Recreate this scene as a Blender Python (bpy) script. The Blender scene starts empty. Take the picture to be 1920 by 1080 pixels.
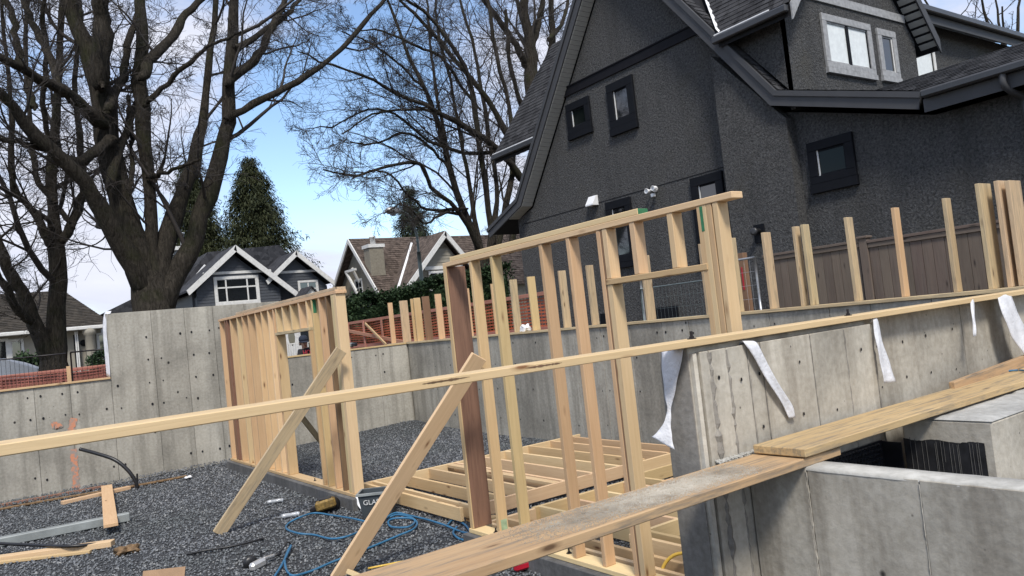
import bpy, bmesh, math, random
import numpy as np
from mathutils import Vector, Matrix
random.seed(7); rng = np.random.default_rng(7)
S = bpy.context.scene
COL = S.collection
R_ = math.radians

# ------------------------------------------------------------------ camera
EYE = 1.93                                   # metres above the gravel
FPX, PITCH, ROLL, YAW = 1446.5, .04447165, -.109096714, .952878521
Fv = np.array([math.cos(YAW)*math.cos(PITCH), math.sin(YAW)*math.cos(PITCH), math.sin(PITCH)])
Rv = np.array([math.sin(YAW), -math.cos(YAW), 0.])
Uv = np.cross(Rv, Fv)
Rv = Rv*math.cos(ROLL) + Uv*math.sin(ROLL)
Uv = np.cross(Rv, Fv)
cam = bpy.data.cameras.new('camera'); co = bpy.data.objects.new('camera', cam); COL.objects.link(co)
cam.sensor_width = 36; cam.lens = 36*FPX/1920; cam.clip_start = .05; cam.clip_end = 3000
co.matrix_world = Matrix(((Rv[0], Uv[0], -Fv[0], 0), (Rv[1], Uv[1], -Fv[1], 0), (Rv[2], Uv[2], -Fv[2], EYE), (0, 0, 0, 1)))
S.camera = co

# ------------------------------------------------------------------ sky and sun
SUN_EL, SUN_AZ = R_(52), math.atan2(-.88, -.47)      # direction towards the sun: behind the camera
w = bpy.data.worlds.new('World'); S.world = w; w.use_nodes = True
nt = w.node_tree; N = nt.nodes; L = nt.links
for n in list(N): N.remove(n)
out = N.new('ShaderNodeOutputWorld'); bg = N.new('ShaderNodeBackground'); L.new(bg.outputs[0], out.inputs[0])
sky = N.new('ShaderNodeTexSky'); sky.sky_type = 'NISHITA'; sky.sun_disc = False
sky.sun_elevation = SUN_EL; sky.sun_rotation = math.pi/2 - SUN_AZ; sky.altitude = 30; sky.air_density = 1.0; sky.dust_density = .15; sky.ozone_density = 2.0
tc = N.new('ShaderNodeTexCoord')
mp = N.new('ShaderNodeMapping'); mp.inputs['Scale'].default_value = (1.0, 1.0, 2.3); mp.inputs['Location'].default_value = (3.1, 2.2, .9)
L.new(tc.outputs['Generated'], mp.inputs[0])
cn = N.new('ShaderNodeTexNoise'); cn.inputs['Scale'].default_value = 2.1; cn.inputs['Detail'].default_value = 9; cn.inputs['Roughness'].default_value = .56; cn.inputs['Distortion'].default_value = .35
L.new(mp.outputs[0], cn.inputs['Vector'])
cr = N.new('ShaderNodeValToRGB'); cr.color_ramp.elements[0].position = .385; cr.color_ramp.elements[1].position = .55
L.new(cn.outputs['Fac'], cr.inputs[0])
cs = N.new('ShaderNodeValToRGB')          # cloud body: lilac-grey to white
cs.color_ramp.elements[0].position = .40; cs.color_ramp.elements[0].color = (3.0, 3.2, 4.05, 1)
cs.color_ramp.elements[1].position = .72; cs.color_ramp.elements[1].color = (4.5, 4.6, 5.0, 1)
L.new(cn.outputs['Fac'], cs.inputs[0])
mx = N.new('ShaderNodeMix'); mx.data_type = 'RGBA'
L.new(cr.outputs[0], mx.inputs['Factor']); L.new(sky.outputs[0], mx.inputs['A']); L.new(cs.outputs[0], mx.inputs['B'])
L.new(mx.outputs['Result'], bg.inputs[0]); bg.inputs[1].default_value = .088
sl = bpy.data.lights.new('sun', 'SUN'); sl.energy = 1.5; sl.angle = R_(12); sl.color = (1, .95, .87)
so = bpy.data.objects.new('sun', sl); COL.objects.link(so)
sd = Vector((math.cos(SUN_EL)*math.cos(SUN_AZ), math.cos(SUN_EL)*math.sin(SUN_AZ), math.sin(SUN_EL)))
so.rotation_euler = sd.to_track_quat('Z', 'Y').to_euler(); so.location = (10, -20, 30)
S.view_settings.view_transform = 'Standard'; S.view_settings.look = 'None'; S.view_settings.gamma = 1
S.view_settings.exposure = 1.34
try: S.view_settings.use_curve_mapping = False
except Exception: pass

# ------------------------------------------------------------------ helpers
def P(x, y, X=None, Y=None, Z=None):
    """Point of the place seen at photo pixel x, y (1920 wide) on the plane X=, Y= or Z= (world)."""
    r = Fv + Rv*(x-960)/FPX - Uv*(y-540)/FPX
    t = X/r[0] if X is not None else Y/r[1] if Y is not None else (Z-EYE)/r[2]
    return Vector((r[0]*t, r[1]*t, EYE + r[2]*t))
def ppm(p): return FPX/float(np.dot(np.array(p) - np.array((0, 0, EYE)), Fv))

def tag(o, label=None, cat=None, group=None, kind=None):
    if label: o['label'] = label
    if cat: o['category'] = cat
    if group: o['group'] = group
    if kind: o['kind'] = kind
    return o
def thing(name, label, cat, loc=(0, 0, 0), group=None):
    o = bpy.data.objects.new(name, None); COL.objects.link(o); o.location = loc; o.empty_display_size = .2
    return tag(o, label, cat, group)
def wloc(o):
    v = Vector((0, 0, 0))
    while o is not None:
        v += Vector(o.location); o = o.parent
    return v
def mesh(name, V, F, mat, parent=None, smooth=False):
    """verts in world coordinates; the mesh is stored relative to its parent"""
    off = wloc(parent) if parent is not None else Vector((0, 0, 0))
    me = bpy.data.meshes.new(name)
    V = np.asarray(V, dtype=float).reshape(-1, 3) - np.array(off)
    me.from_pydata(V.tolist(), [], [tuple(int(i) for i in f) for f in F]); me.update()
    if mat is not None: me.materials.append(M[mat] if isinstance(mat, str) else mat)
    if smooth: me.polygons.foreach_set('use_smooth', [True]*len(me.polygons))
    o = bpy.data.objects.new(name, me); COL.objects.link(o); o.parent = parent
    return o
def fastmesh(name, V, tri, mat, parent=None, smooth=False, nside=3):
    off = np.array(wloc(parent)) if parent is not None else np.zeros(3)
    me = bpy.data.meshes.new(name)
    V = (np.asarray(V) - off).astype(np.float32); T = np.asarray(tri).astype(np.int32)
    me.vertices.add(len(V)); me.vertices.foreach_set('co', V.ravel())
    me.loops.add(T.size); me.loops.foreach_set('vertex_index', T.ravel())
    me.polygons.add(len(T)); me.polygons.foreach_set('loop_start', np.arange(0, T.size, nside, dtype=np.int32))
    me.polygons.foreach_set('loop_total', np.full(len(T), nside, dtype=np.int32))
    if smooth: me.polygons.foreach_set('use_smooth', np.ones(len(T), dtype=bool))
    me.update(calc_edges=True); me.validate()
    me.materials.append(M[mat])
    o = bpy.data.objects.new(name, me); COL.objects.link(o); o.parent = parent
    return o
def chbox(hx, hy, hz, c):
    """chamfered box"""
    V = []; idx = {}
    for sx in (-1, 1):
        for sy in (-1, 1):
            for sz in (-1, 1):
                for k in range(3):
                    p = [sx*(hx-c), sy*(hy-c), sz*(hz-c)]; p[k] = (sx*hx, sy*hy, sz*hz)[k]
                    idx[(sx, sy, sz, k)] = len(V); V.append(p)
    F = []
    for k in range(3):
        a, b = (k+1) % 3, (k+2) % 3
        for s in (-1, 1):
            q = []
            for u, v in ((-1, -1), (1, -1), (1, 1), (-1, 1)):
                t = [0, 0, 0]; t[k] = s; t[a] = u; t[b] = v; q.append(idx[(t[0], t[1], t[2], k)])
            F.append(q if s > 0 else q[::-1])
    for k in range(3):                       # edges parallel to axis k
        a, b = (k+1) % 3, (k+2) % 3
        for u in (-1, 1):
            for v in (-1, 1):
                def g(s, f):
                    t = [0, 0, 0]; t[k] = s; t[a] = u; t[b] = v; return idx[(t[0], t[1], t[2], f)]
                q = [g(-1, a), g(1, a), g(1, b), g(-1, b)]
                F.append(q if u*v < 0 else q[::-1])
    for sx in (-1, 1):
        for sy in (-1, 1):
            for sz in (-1, 1):
                q = [idx[(sx, sy, sz, k)] for k in range(3)]
                F.append(q if sx*sy*sz > 0 else q[::-1])
    return V, F
def board(name, a, b, w, t, wdir, mat, parent=None, c=.003, jit=0.):
    """a timber from a to b, w wide along wdir, t thick; local X runs along the grain"""
    a = Vector(a); b = Vector(b); d = (b-a); ln = d.length; ex = d.normalized()
    wd = Vector(wdir); ey = (wd - ex*wd.dot(ex)).normalized(); ez = ex.cross(ey)
    V, F = chbox(ln/2, w/2, t/2, min(c, t*.3, w*.3))
    me = bpy.data.meshes.new(name); me.from_pydata(V, [], F); me.update()
    me.materials.append(M[mat])
    o = bpy.data.objects.new(name, me); COL.objects.link(o)
    m = Matrix((ex, ey, ez)).transposed()
    if jit: m = m @ Matrix.Rotation(random.uniform(-jit, jit), 3, 'X') @ Matrix.Rotation(random.uniform(-jit, jit)*.3, 3, 'Y')
    o.rotation_euler = m.to_euler()
    off = wloc(parent) if parent is not None else Vector((0, 0, 0))
    o.location = (a+b)/2 - off; o.parent = parent
    return o
def bboard(name, lo, hi, mat, parent=None, c=.003, jit=0.):
    """axis-aligned timber or block given by two corners"""
    lo = Vector([min(p, q) for p, q in zip(lo, hi)]); hi = Vector([max(p, q) for p, q in zip(lo, hi)])
    d = hi-lo; ax = sorted(range(3), key=lambda i: -d[i]); k = ax[0]; j = ax[1]
    m = (lo+hi)/2; a = m.copy(); b = m.copy(); a[k] = lo[k]; b[k] = hi[k]
    wd = Vector((0, 0, 0)); wd[j] = 1
    return board(name, a, b, d[j], d[ax[2]], wd, mat, parent, c, jit)
def box(name, lo, hi, mat, parent=None, c=0.):
    lo, hi = [min(p, q) for p, q in zip(lo, hi)], [max(p, q) for p, q in zip(lo, hi)]
    h = [(b-a)/2 for a, b in zip(lo, hi)]; m = np.array([(a+b)/2 for a, b in zip(lo, hi)])
    V, F = chbox(h[0], h[1], h[2], min(max(c, .0005), min(h)*.4)); return mesh(name, np.array(V)+m, F, mat, parent)
def prism(name, prof, ax, v0, v1, mat, parent=None):
    """closed profile (list of 2-tuples in the other two axes, in order) extruded along axis ax"""
    oth = [i for i in range(3) if i != ax]; V = []
    for v in (v0, v1):
        for p in prof:
            q = [0, 0, 0]; q[ax] = v; q[oth[0]] = p[0]; q[oth[1]] = p[1]; V.append(q)
    n = len(prof); F = [list(range(n)), list(range(n, 2*n))[::-1]] + [[i, i+n, (i+1) % n + n, (i+1) % n] for i in range(n)]
    o = mesh(name, V, F, mat, parent)
    bm = bmesh.new(); bm.from_mesh(o.data); bmesh.ops.recalc_face_normals(bm, faces=bm.faces); bm.to_mesh(o.data); bm.free()
    return o
def tubes(P_, R, ns):
    """P_ [n,k,3], R [n,k] -> verts, quads as triangles"""
    n, k, _ = P_.shape
    T = np.gradient(P_, axis=1); T /= np.linalg.norm(T, axis=2, keepdims=True)+1e-9
    ref = np.where(np.abs(T[:, :1, 1:2]).repeat(k, 1) < .9, np.array([0, 1., 0]), np.array([0, 0, 1.]))
    A = np.cross(T, ref); A /= np.linalg.norm(A, axis=2, keepdims=True)+1e-9; B = np.cross(T, A)
    th = np.arange(ns)*2*np.pi/ns
    V = P_[:, :, None, :] + R[:, :, None, None]*(np.cos(th)[None, None, :, None]*A[:, :, None, :] + np.sin(th)[None, None, :, None]*B[:, :, None, :])
    base = (np.arange(n)*k*ns)[:, None, None]; i = np.arange(k-1)[None, :, None]*ns; j = np.arange(ns)[None, None, :]; j2 = (j+1) % ns
    a = base+i+j; b = base+i+j2; c = base+i+ns+j2; d = base+i+ns+j
    Q = np.stack([a, d, c, b], -1).reshape(-1, 4)
    return V.reshape(-1, 3), Q
def smooth_line(pts, rad, k):
    """Catmull-Rom resample"""
    pts = np.asarray(pts, float); rad = np.asarray(rad, float); n = len(pts)
    pp = np.vstack([2*pts[0]-pts[1], pts, 2*pts[-1]-pts[-2]]); t = np.linspace(0, n-1-1e-6, k); i = t.astype(int); f = (t-i)[:, None]
    p0, p1, p2, p3 = pp[i], pp[i+1], pp[i+2], pp[i+3]
    c = .5*(2*p1+(p2-p0)*f+(2*p0-5*p1+4*p2-p3)*f**2+(3*p1-p0-3*p2+p3)*f**3)
    return c, np.interp(t, np.arange(n), rad)
def cable(name, pts, r, mat, parent=None, k=None, ns=6):
    c, rr = smooth_line([tuple(p) for p in pts], [r]*len(pts), k or len(pts)*8)
    V, Q = tubes(c[None], rr[None], ns)
    F = Q.tolist(); nV = len(V); F.append(list(range(ns))[::-1]); F.append(list(range(nV-ns, nV)))
    return mesh(name, V, F, mat, parent, True)
def lathe(name, prof, loc, mat, parent=None, n=20, axis='Z', smooth=True):
    V = []; F = []
    for r, z in prof:
        for i in range(n):
            a = 2*math.pi*i/n; q = (r*math.cos(a), r*math.sin(a), z)
            if axis == 'X': q = (q[2], q[0], q[1])
            if axis == 'Y': q = (q[0], q[2], q[1])
            V.append([q[0]+loc[0], q[1]+loc[1], q[2]+loc[2]])
    for k in range(len(prof)-1):
        for i in range(n):
            F.append([k*n+i, k*n+(i+1) % n, (k+1)*n+(i+1) % n, (k+1)*n+i])
    F.append(list(range(n))[::-1]); F.append(list(range((len(prof)-1)*n, len(prof)*n)))
    o = mesh(name, V, F, mat, parent, smooth)
    bm = bmesh.new(); bm.from_mesh(o.data); bmesh.ops.recalc_face_normals(bm, faces=bm.faces); bm.to_mesh(o.data); bm.free()
    return o
def text_mesh(name, body, size, mat, parent, loc, ex, ey, depth=.002):
    cu = bpy.data.curves.new(name, 'FONT'); cu.body = body; cu.size = size; cu.extrude = depth
    t = bpy.data.objects.new(name, cu); COL.objects.link(t)
    bpy.context.view_layer.update()
    me = bpy.data.meshes.new_from_object(t.evaluated_get(bpy.context.evaluated_depsgraph_get()))
    bpy.data.objects.remove(t)
    me.materials.clear(); me.materials.append(M[mat]); o = bpy.data.objects.new(name, me); COL.objects.link(o)
    ex = Vector(ex).normalized(); ey = Vector(ey).normalized(); ez = ex.cross(ey)
    o.rotation_euler = Matrix((ex, ey, ez)).transposed().to_euler(); o.location = Vector(loc) - wloc(parent); o.parent = parent
    return o

# ------------------------------------------------------------------ materials
M = {}
def newmat(name):
    m = bpy.data.materials.new(name); m.use_nodes = True; n = m.node_tree.nodes; l = m.node_tree.links
    b = n['Principled BSDF']; M[name] = m
    return m, n, l, b
def ramp(n, l, src, stops):
    r = n.new('ShaderNodeValToRGB'); e = r.color_ramp.elements
    while len(e) < len(stops): e.new(.5)
    for el, (p, c) in zip(e, stops): el.position = p; el.color = (*c, 1) if len(c) == 3 else c
    l.new(src, r.inputs[0]); return r.outputs[0]
def mixc(n, l, fac, a, b, mode='MIX'):
    m = n.new('ShaderNodeMix'); m.data_type = 'RGBA'; m.blend_type = mode
    for s, v in ((m.inputs['Factor'], fac), (m.inputs['A'], a), (m.inputs['B'], b)):
        if isinstance(v, (int, float)): s.default_value = v
        elif isinstance(v, tuple): s.default_value = (*v, 1)
        else: l.new(v, s)
    return m.outputs['Result']
def coords(n, l, scale, rand=False, kind='Object'):
    t = n.new('ShaderNodeTexCoord'); mp = n.new('ShaderNodeMapping'); mp.inputs['Scale'].default_value = scale
    l.new(t.outputs[kind], mp.inputs[0])
    if rand:
        oi = n.new('ShaderNodeObjectInfo'); mu = n.new('ShaderNodeVectorMath'); mu.operation = 'MULTIPLY'; mu.inputs[1].default_value = (57, 31, 17)
        cb = n.new('ShaderNodeCombineXYZ')
        for i in range(3): l.new(oi.outputs['Random'], cb.inputs[i])
        l.new(cb.outputs[0], mu.inputs[0]); l.new(mu.outputs[0], mp.inputs['Location'])
    return mp.outputs[0]
def noise(n, l, vec, scale, detail=4, rough=.55, dist=0):
    x = n.new('ShaderNodeTexNoise'); x.inputs['Scale'].default_value = scale; x.inputs['Detail'].default_value = detail
    x.inputs['Roughness'].default_value = rough; x.inputs['Distortion'].default_value = dist; l.new(vec, x.inputs['Vector']); return x.outputs['Fac']
def voro(n, l, vec, scale, feat='F1'):
    x = n.new('ShaderNodeTexVoronoi'); x.feature = feat; x.inputs['Scale'].default_value = scale; l.new(vec, x.inputs['Vector']); return x.outputs['Distance']
def bump(n, l, b, h, strength, dist):
    x = n.new('ShaderNodeBump'); x.inputs['Strength'].default_value = strength; x.inputs['Distance'].default_value = dist
    l.new(h, x.inputs['Height']); l.new(x.outputs[0], b.inputs['Normal']); return x
def flat(name, col, rough=.6, metal=0., var=.15, sc=8, bs=0., spec=.5):
    m, n, l, b = newmat(name); v = coords(n, l, (1, 1, 1)); f = noise(n, l, v, sc, 5)
    a = tuple(c*(1-var) for c in col); d = tuple(min(1, c*(1+var)) for c in col)
    l.new(ramp(n, l, f, [(.3, a), (.7, d)]), b.inputs['Base Color'])
    b.inputs['Roughness'].default_value = rough; b.inputs['Metallic'].default_value = metal; b.inputs['Specular IOR Level'].default_value = spec
    if bs: bump(n, l, b, noise(n, l, v, sc*6, 3), bs, .01)
    return m
def wood(name, c1, c2, dark, weather=0., rough=.62, knots=True, gs=1.):
    m, n, l, b = newmat(name)
    v = coords(n, l, (1.2*gs, 26*gs, 26*gs), True); g = noise(n, l, v, 1.6, 6, .6, 1.2)
    v2 = coords(n, l, (.9, 5, 5), True); g2 = noise(n, l, v2, 1.1, 3)
    cm = tuple((x+y)/2 for x, y in zip(c1, c2)); col = ramp(n, l, g, [(.28, cm), (.52, c1), (.75, tuple(min(1, x*1.08) for x in c1))])
    col = mixc(n, l, ramp(n, l, g2, [(.40, (0, 0, 0)), (.74, (.42, .42, .42))]), col, c2)
    oi = n.new('ShaderNodeObjectInfo')
    hs = n.new('ShaderNodeHueSaturation')
    mr = n.new('ShaderNodeMapRange'); mr.inputs[3].default_value = .84; mr.inputs[4].default_value = 1.10; l.new(oi.outputs['Random'], mr.inputs[0]); l.new(mr.outputs[0], hs.inputs['Value'])
    mr2 = n.new('ShaderNodeMath'); mr2.operation = 'MULTIPLY'; mr2.inputs[1].default_value = 13.7; l.new(oi.outputs['Random'], mr2.inputs[0])
    fr = n.new('ShaderNodeMath'); fr.operation = 'FRACT'; l.new(mr2.outputs[0], fr.inputs[0])
    mr3 = n.new('ShaderNodeMapRange'); mr3.inputs[3].default_value = .482; mr3.inputs[4].default_value = .508; l.new(fr.outputs[0], mr3.inputs[0]); l.new(mr3.outputs[0], hs.inputs['Hue'])
    l.new(col, hs.inputs['Color']); col = hs.outputs[0]
    if knots:
        kv = coords(n, l, (2.6, 9, 9), True); kd = voro(n, l, kv, 1.0)
        col = mixc(n, l, ramp(n, l, kd, [(.05, (1, 1, 1)), (.10, (.4, .4, .4)), (.17, (0, 0, 0))]), col, dark)
    if weather:
        wv = coords(n, l, (1.3, 15, 15), True); wn = noise(n, l, wv, 2.2, 8, .7)
        col = mixc(n, l, ramp(n, l, wn, [(.48, (0, 0, 0)), (.66, (weather,)*3)]), col, (.16, .145, .12))
    l.new(col, b.inputs['Base Color']); b.inputs['Roughness'].default_value = rough; b.inputs['Specular IOR Level'].default_value = .3
    bump(n, l, b, g, .25, .004)
    return m
wood('lumber', (.62, .445, .235), (.49, .325, .155), (.16, .075, .035))
wood('lumber_fresh', (.69, .515, .29), (.585, .41, .21), (.24, .12, .055))
wood('lumber_old', (.56, .44, .26), (.42, .30, .165), (.14, .085, .045), .5)
wood('plank_wood', (.54, .39, .205), (.37, .24, .115), (.13, .075, .04), .85, gs=.7)
wood('lvl_brown', (.235, .145, .085), (.06, .035, .022), (.03, .015, .01), 0, .7, False, 1.2)
wood('fence_wood', (.155, .120, .094), (.085, .066, .054), (.04, .03, .025), .3, .85)
wood('pink_wood', (.42, .20, .135), (.30, .14, .09), (.15, .08, .05))
wood('batten_brown', (.24, .14, .085), (.14, .08, .05), (.04, .02, .012))

def concrete(name, base, dark, tie=True, streak=.6, bs=.35):
    m, n, l, b = newmat(name)
    v = coords(n, l, (1, 1, 1)); big = noise(n, l, v, .9, 6, .62, .4); fine = noise(n, l, v, 26, 5, .6)
    vs = coords(n, l, (2.2, 2.2, .16)); st = noise(n, l, vs, 2.4, 6, .62)
    col = ramp(n, l, big, [(.34, tuple(x*.70 for x in base)), (.5, base), (.66, tuple(x*1.22 for x in base))])
    col = mixc(n, l, ramp(n, l, st, [(.46, (0, 0, 0)), (.62, (streak,)*3)]), col, dark)
    col = mixc(n, l, ramp(n, l, st, [(.30, (.35, .35, .35)), (.42, (0, 0, 0))]), col, tuple(min(1, x*1.3) for x in base))
    oi = n.new('ShaderNodeObjectInfo'); hs = n.new('ShaderNodeHueSaturation'); mr = n.new('ShaderNodeMapRange'); mr.inputs[3].default_value = .84; mr.inputs[4].default_value = 1.10; l.new(oi.outputs['Random'], mr.inputs[0]); l.new(mr.outputs[0], hs.inputs['Value']); l.new(col, hs.inputs['Color']); col = hs.outputs[0]
    col = mixc(n, l, .35, col, ramp(n, l, fine, [(.35, (.25, .25, .25)), (.65, (.75, .75, .75))]), 'SOFT_LIGHT')
    h = fine
    if tie:
        vt = coords(n, l, (1, 1, .8)); d = voro(n, l, vt, 2.6); mask = ramp(n, l, d, [(.042, (1, 1, 1)), (.062, (0, 0, 0))])
        d2 = voro(n, l, v, 9.0); mk2 = ramp(n, l, d2, [(.03, (.8, .8, .8)), (.07, (0, 0, 0))])
        col = mixc(n, l, mask, col, (.028, .026, .024)); col = mixc(n, l, mk2, col, (.07, .066, .06))
    l.new(col, b.inputs['Base Color']); b.inputs['Roughness'].default_value = .85; b.inputs['Specular IOR Level'].default_value = .25
    bump(n, l, b, h, bs, .006)
concrete('concrete', (.36, .338, .288), (.20, .186, .156))
concrete('concrete_near', (.44, .405, .34), (.27, .24, .195), True, .7, .5)
concrete('concrete_curb', (.145, .142, .138), (.09, .088, .085), False)
concrete('concrete_pale', (.52, .505, .46), (.36, .35, .32), False, .5, .6)
concrete('concrete_mid', (.40, .395, .37), (.27, .262, .245), False, .6, .7)
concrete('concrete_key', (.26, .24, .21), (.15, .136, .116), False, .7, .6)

m, n, l, b = newmat('gravel_base')
v = coords(n, l, (1, 1, 1)); d = voro(n, l, v, 38); big = noise(n, l, v, 1.1, 4)
col = ramp(n, l, d, [(.05, (.11, .115, .12)), (.5, (.035, .037, .04))]); l.new(col, b.inputs['Base Color']); b.inputs['Roughness'].default_value = .9
bump(n, l, b, d, 1, .03)
m, n, l, b = newmat('gravel_stone')
v = coords(n, l, (1, 1, 1)); wn = n.new('ShaderNodeTexVoronoi'); wn.inputs['Scale'].default_value = 34; l.new(v, wn.inputs['Vector'])
sx = n.new('ShaderNodeSeparateColor'); l.new(wn.outputs['Color'], sx.inputs[0])
big = noise(n, l, v, .55, 4)
c1 = ramp(n, l, sx.outputs[0], [(.0, (.080, .085, .093)), (.5, (.145, .153, .165)), (.88, (.205, .212, .22)), (1., (.38, .38, .37))])
c1 = mixc(n, l, ramp(n, l, big, [(.42, (0, 0, 0)), (.65, (.5, .5, .5))]), c1, (.085, .098, .094), 'MIX')
l.new(c1, b.inputs['Base Color']); b.inputs['Roughness'].default_value = .8

m, n, l, b = newmat('stucco')
v = coords(n, l, (1, 1, 1)); a = noise(n, l, v, 28, 5, .65, .6); big = noise(n, l, v, .9, 4, .6)
col = ramp(n, l, a, [(.34, (.043, .043, .0435)), (.66, (.138, .137, .136))]); vs = coords(n, l, (1.5, 1.5, .2)); st = noise(n, l, vs, 1.6, 5, .6); col = mixc(n, l, ramp(n, l, st, [(.5, (0, 0, 0)), (.72, (.5, .5, .5))]), col, (.05, .05, .05)); col = mixc(n, l, ramp(n, l, big, [(.55, (0, 0, 0)), (.75, (.45, .45, .45))]), col, (.085, .079, .064))
l.new(col, b.inputs['Base Color']); b.inputs['Roughness'].default_value = .9; b.inputs['Specular IOR Level'].default_value = .2; bump(n, l, b, a, 1, .07)
m, n, l, b = newmat('stucco_beige')
v = coords(n, l, (1, 1, 1)); a = noise(n, l, v, 10, 5); l.new(ramp(n, l, a, [(.3, (.17, .15, .115)), (.7, (.24, .215, .165))]), b.inputs['Base Color']); b.inputs['Roughness'].default_value = .9
def shingle(name, c1, c2):
    m, n, l, b = newmat(name); v = coords(n, l, (1, 1, 1)); wn = n.new('ShaderNodeTexVoronoi'); wn.inputs['Scale'].default_value = 5; l.new(v, wn.inputs['Vector'])
    sx = n.new('ShaderNodeSeparateColor'); l.new(wn.outputs['Color'], sx.inputs[0]); fine = noise(n, l, v, 40, 3)
    col = ramp(n, l, sx.outputs[0], [(0., c1), (1., c2)]); col = mixc(n, l, .5, col, ramp(n, l, fine, [(.3, (.2, .2, .2)), (.7, (.8, .8, .8))]), 'SOFT_LIGHT')
    l.new(col, b.inputs['Base Color']); b.inputs['Roughness'].default_value = .92; b.inputs['Specular IOR Level'].default_value = .2; bump(n, l, b, fine, .5, .01)
shingle('shingle_dark', (.020, .020, .022), (.055, .055, .058))
shingle('shingle_grey', (.025, .026, .03), (.06, .06, .066))
shingle('shingle_brown', (.055, .042, .034), (.13, .10, .082))
shingle('shingle_bungalow', (.032, .028, .023), (.068, .058, .046))
flat('fascia', (.062, .063, .067), .6, var=.08, sc=3, spec=.25)
flat('soffit', (.40, .40, .375), .6, var=.1)
flat('trim_black', (.007, .008, .011), .7, var=.15, spec=.15)
flat('trim_purple', (.010, .010, .013), .7, var=.15, spec=.15)
flat('trim_grey', (.30, .30, .30), .6, var=.25, sc=14)
flat('trim_white', (.62, .61, .58), .55, var=.1)
flat('metal_white', (.78, .78, .78), .4, var=.06)
flat('gutter', (.036, .036, .038), .35, var=.1)
flat('siding_grey', (.048, .053, .062), .6, var=.12)
flat('curtain', (.70, .73, .72), .5, var=.08, sc=12)
flat('cream', (.30, .275, .225), .8, var=.1, sc=3)
flat('white_paint', (.7, .7, .68), .5, var=.08)
flat('lamp_steel', (.13, .16, .16), .45, .3)
flat('black_metal', (.018, .015, .016), .45, .3)
flat('galv', (.42, .43, .44), .4, .7)
flat('black_plastic', (.012, .012, .013), .4)
flat('grey_plastic', (.050, .060, .066), .45)
flat('blue_hose', (.03, .135, .25), .5)
flat('yellow_hose', (.62, .40, .06), .5)
flat('tool_yellow', (.20, .125, .03), .6, var=.6, sc=30)
flat('tool_silver', (.55, .55, .54), .35, .5)
flat('tool_red', (.42, .012, .03), .4)
flat('membrane', (.66, .66, .68), .6, var=.16, sc=9, bs=.5)
flat('white_wrap', (.80, .80, .80), .55, var=.06, sc=5)
flat('bituminous', (.010, .0105, .013), .32, var=.4, sc=9, spec=.4)
flat('tar', (.016, .016, .018), .6, var=.6, sc=14)
flat('drip', (.11, .107, .10), .8)
flat('dimple', (.012, .0125, .016), .34, var=.3)
flat('net_orange', (.36, .085, .035), .6, var=.25, sc=5)
flat('net_dark', (.30, .10, .075), .65, var=.25, sc=5)
flat('cardboard', (.30, .19, .11), .85)
m, n, l, b = newmat('paint_orange'); v = coords(n, l, (1, 1, 1)); a_ = noise(n, l, v, 14, 5, .7)
l.new(ramp(n, l, a_, [(.42, (.30, .27, .24)), (.55, (.60, .25, .14))]), b.inputs['Base Color']); b.inputs['Roughness'].default_value = .9
flat('paint_pale', (.30, .40, .25), .8, var=.3, sc=20)
flat('paint_green', (.03, .16, .07), .7, var=.3, sc=20)
flat('plastic_clear', (.36, .38, .40), .12, var=.3, sc=20)
flat('steel_grey', (.28, .30, .29), .5, .2, .2, 5)
flat('asphalt', (.05, .05, .052), .9, var=.25, sc=20, bs=.3)
flat('sidewalk', (.30, .295, .28), .9, var=.12, sc=3)
flat('ground_dirt', (.10, .085, .06), .95, var=.35, sc=2, bs=.4)
flat('car_paint', (.26, .28, .31), .25, .4, .03)
flat('tyre', (.012, .012, .012), .8)
flat('skin', (.45, .27, .19), .6)
flat('cloth_black', (.012, .012, .015), .9, var=.3, sc=30)
flat('cloth_navy', (.015, .02, .035), .9, var=.3, sc=30)
flat('cloth_red', (.38, .02, .04), .8)
flat('rag_brown', (.16, .10, .05), .9, var=.5, sc=30)
flat('door_white', (.62, .62, .62), .5)
flat('trim_dark', (.014, .014, .016), .7, spec=.2)
flat('brick_red', (.26, .075, .045), .85, var=.3, sc=6)
m, n, l, b = newmat('glass')
b.inputs['Base Color'].default_value = (.012, .014, .016, 1); b.inputs['Roughness'].default_value = .04; b.inputs['Specular IOR Level'].default_value = .8; b.inputs['IOR'].default_value = 1.7
m, n, l, b = newmat('glass_dark')
b.inputs['Base Color'].default_value = (.008, .011, .010, 1); b.inputs['Roughness'].default_value = .08; b.inputs['Specular IOR Level'].default_value = .25; b.inputs['IOR'].default_value = 1.4
m, n, l, b = newmat('bark')
v = coords(n, l, (4, 4, .8)); a = noise(n, l, v, 5, 7, .7, .9); mo = noise(n, l, coords(n, l, (1, 1, 1)), 1.3, 4)
col = ramp(n, l, a, [(.35, (.014, .012, .009)), (.66, (.068, .058, .046))]); col = mixc(n, l, ramp(n, l, mo, [(.52, (0, 0, 0)), (.68, (.6, .6, .6))]), col, (.030, .034, .012))
l.new(col, b.inputs['Base Color']); b.inputs['Roughness'].default_value = .95; b.inputs['Specular IOR Level'].default_value = .15; bump(n, l, b, a, 1, .09)
m, n, l, b = newmat('twig')
b.inputs['Base Color'].default_value = (.032, .026, .022, 1); b.inputs['Roughness'].default_value = .9
def leafmat(name, a, c):
    m, n, l, b = newmat(name); v = coords(n, l, (1, 1, 1)); f = noise(n, l, v, 1.6, 5, .65)
    l.new(ramp(n, l, f, [(.3, a), (.7, c)]), b.inputs['Base Color']); b.inputs['Roughness'].default_value = .7; b.inputs['Specular IOR Level'].default_value = .25
leafmat('cedar_leaf', (.012, .020, .008), (.050, .054, .020))
leafmat('spruce_leaf', (.016, .026, .014), (.045, .058, .028))
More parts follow.
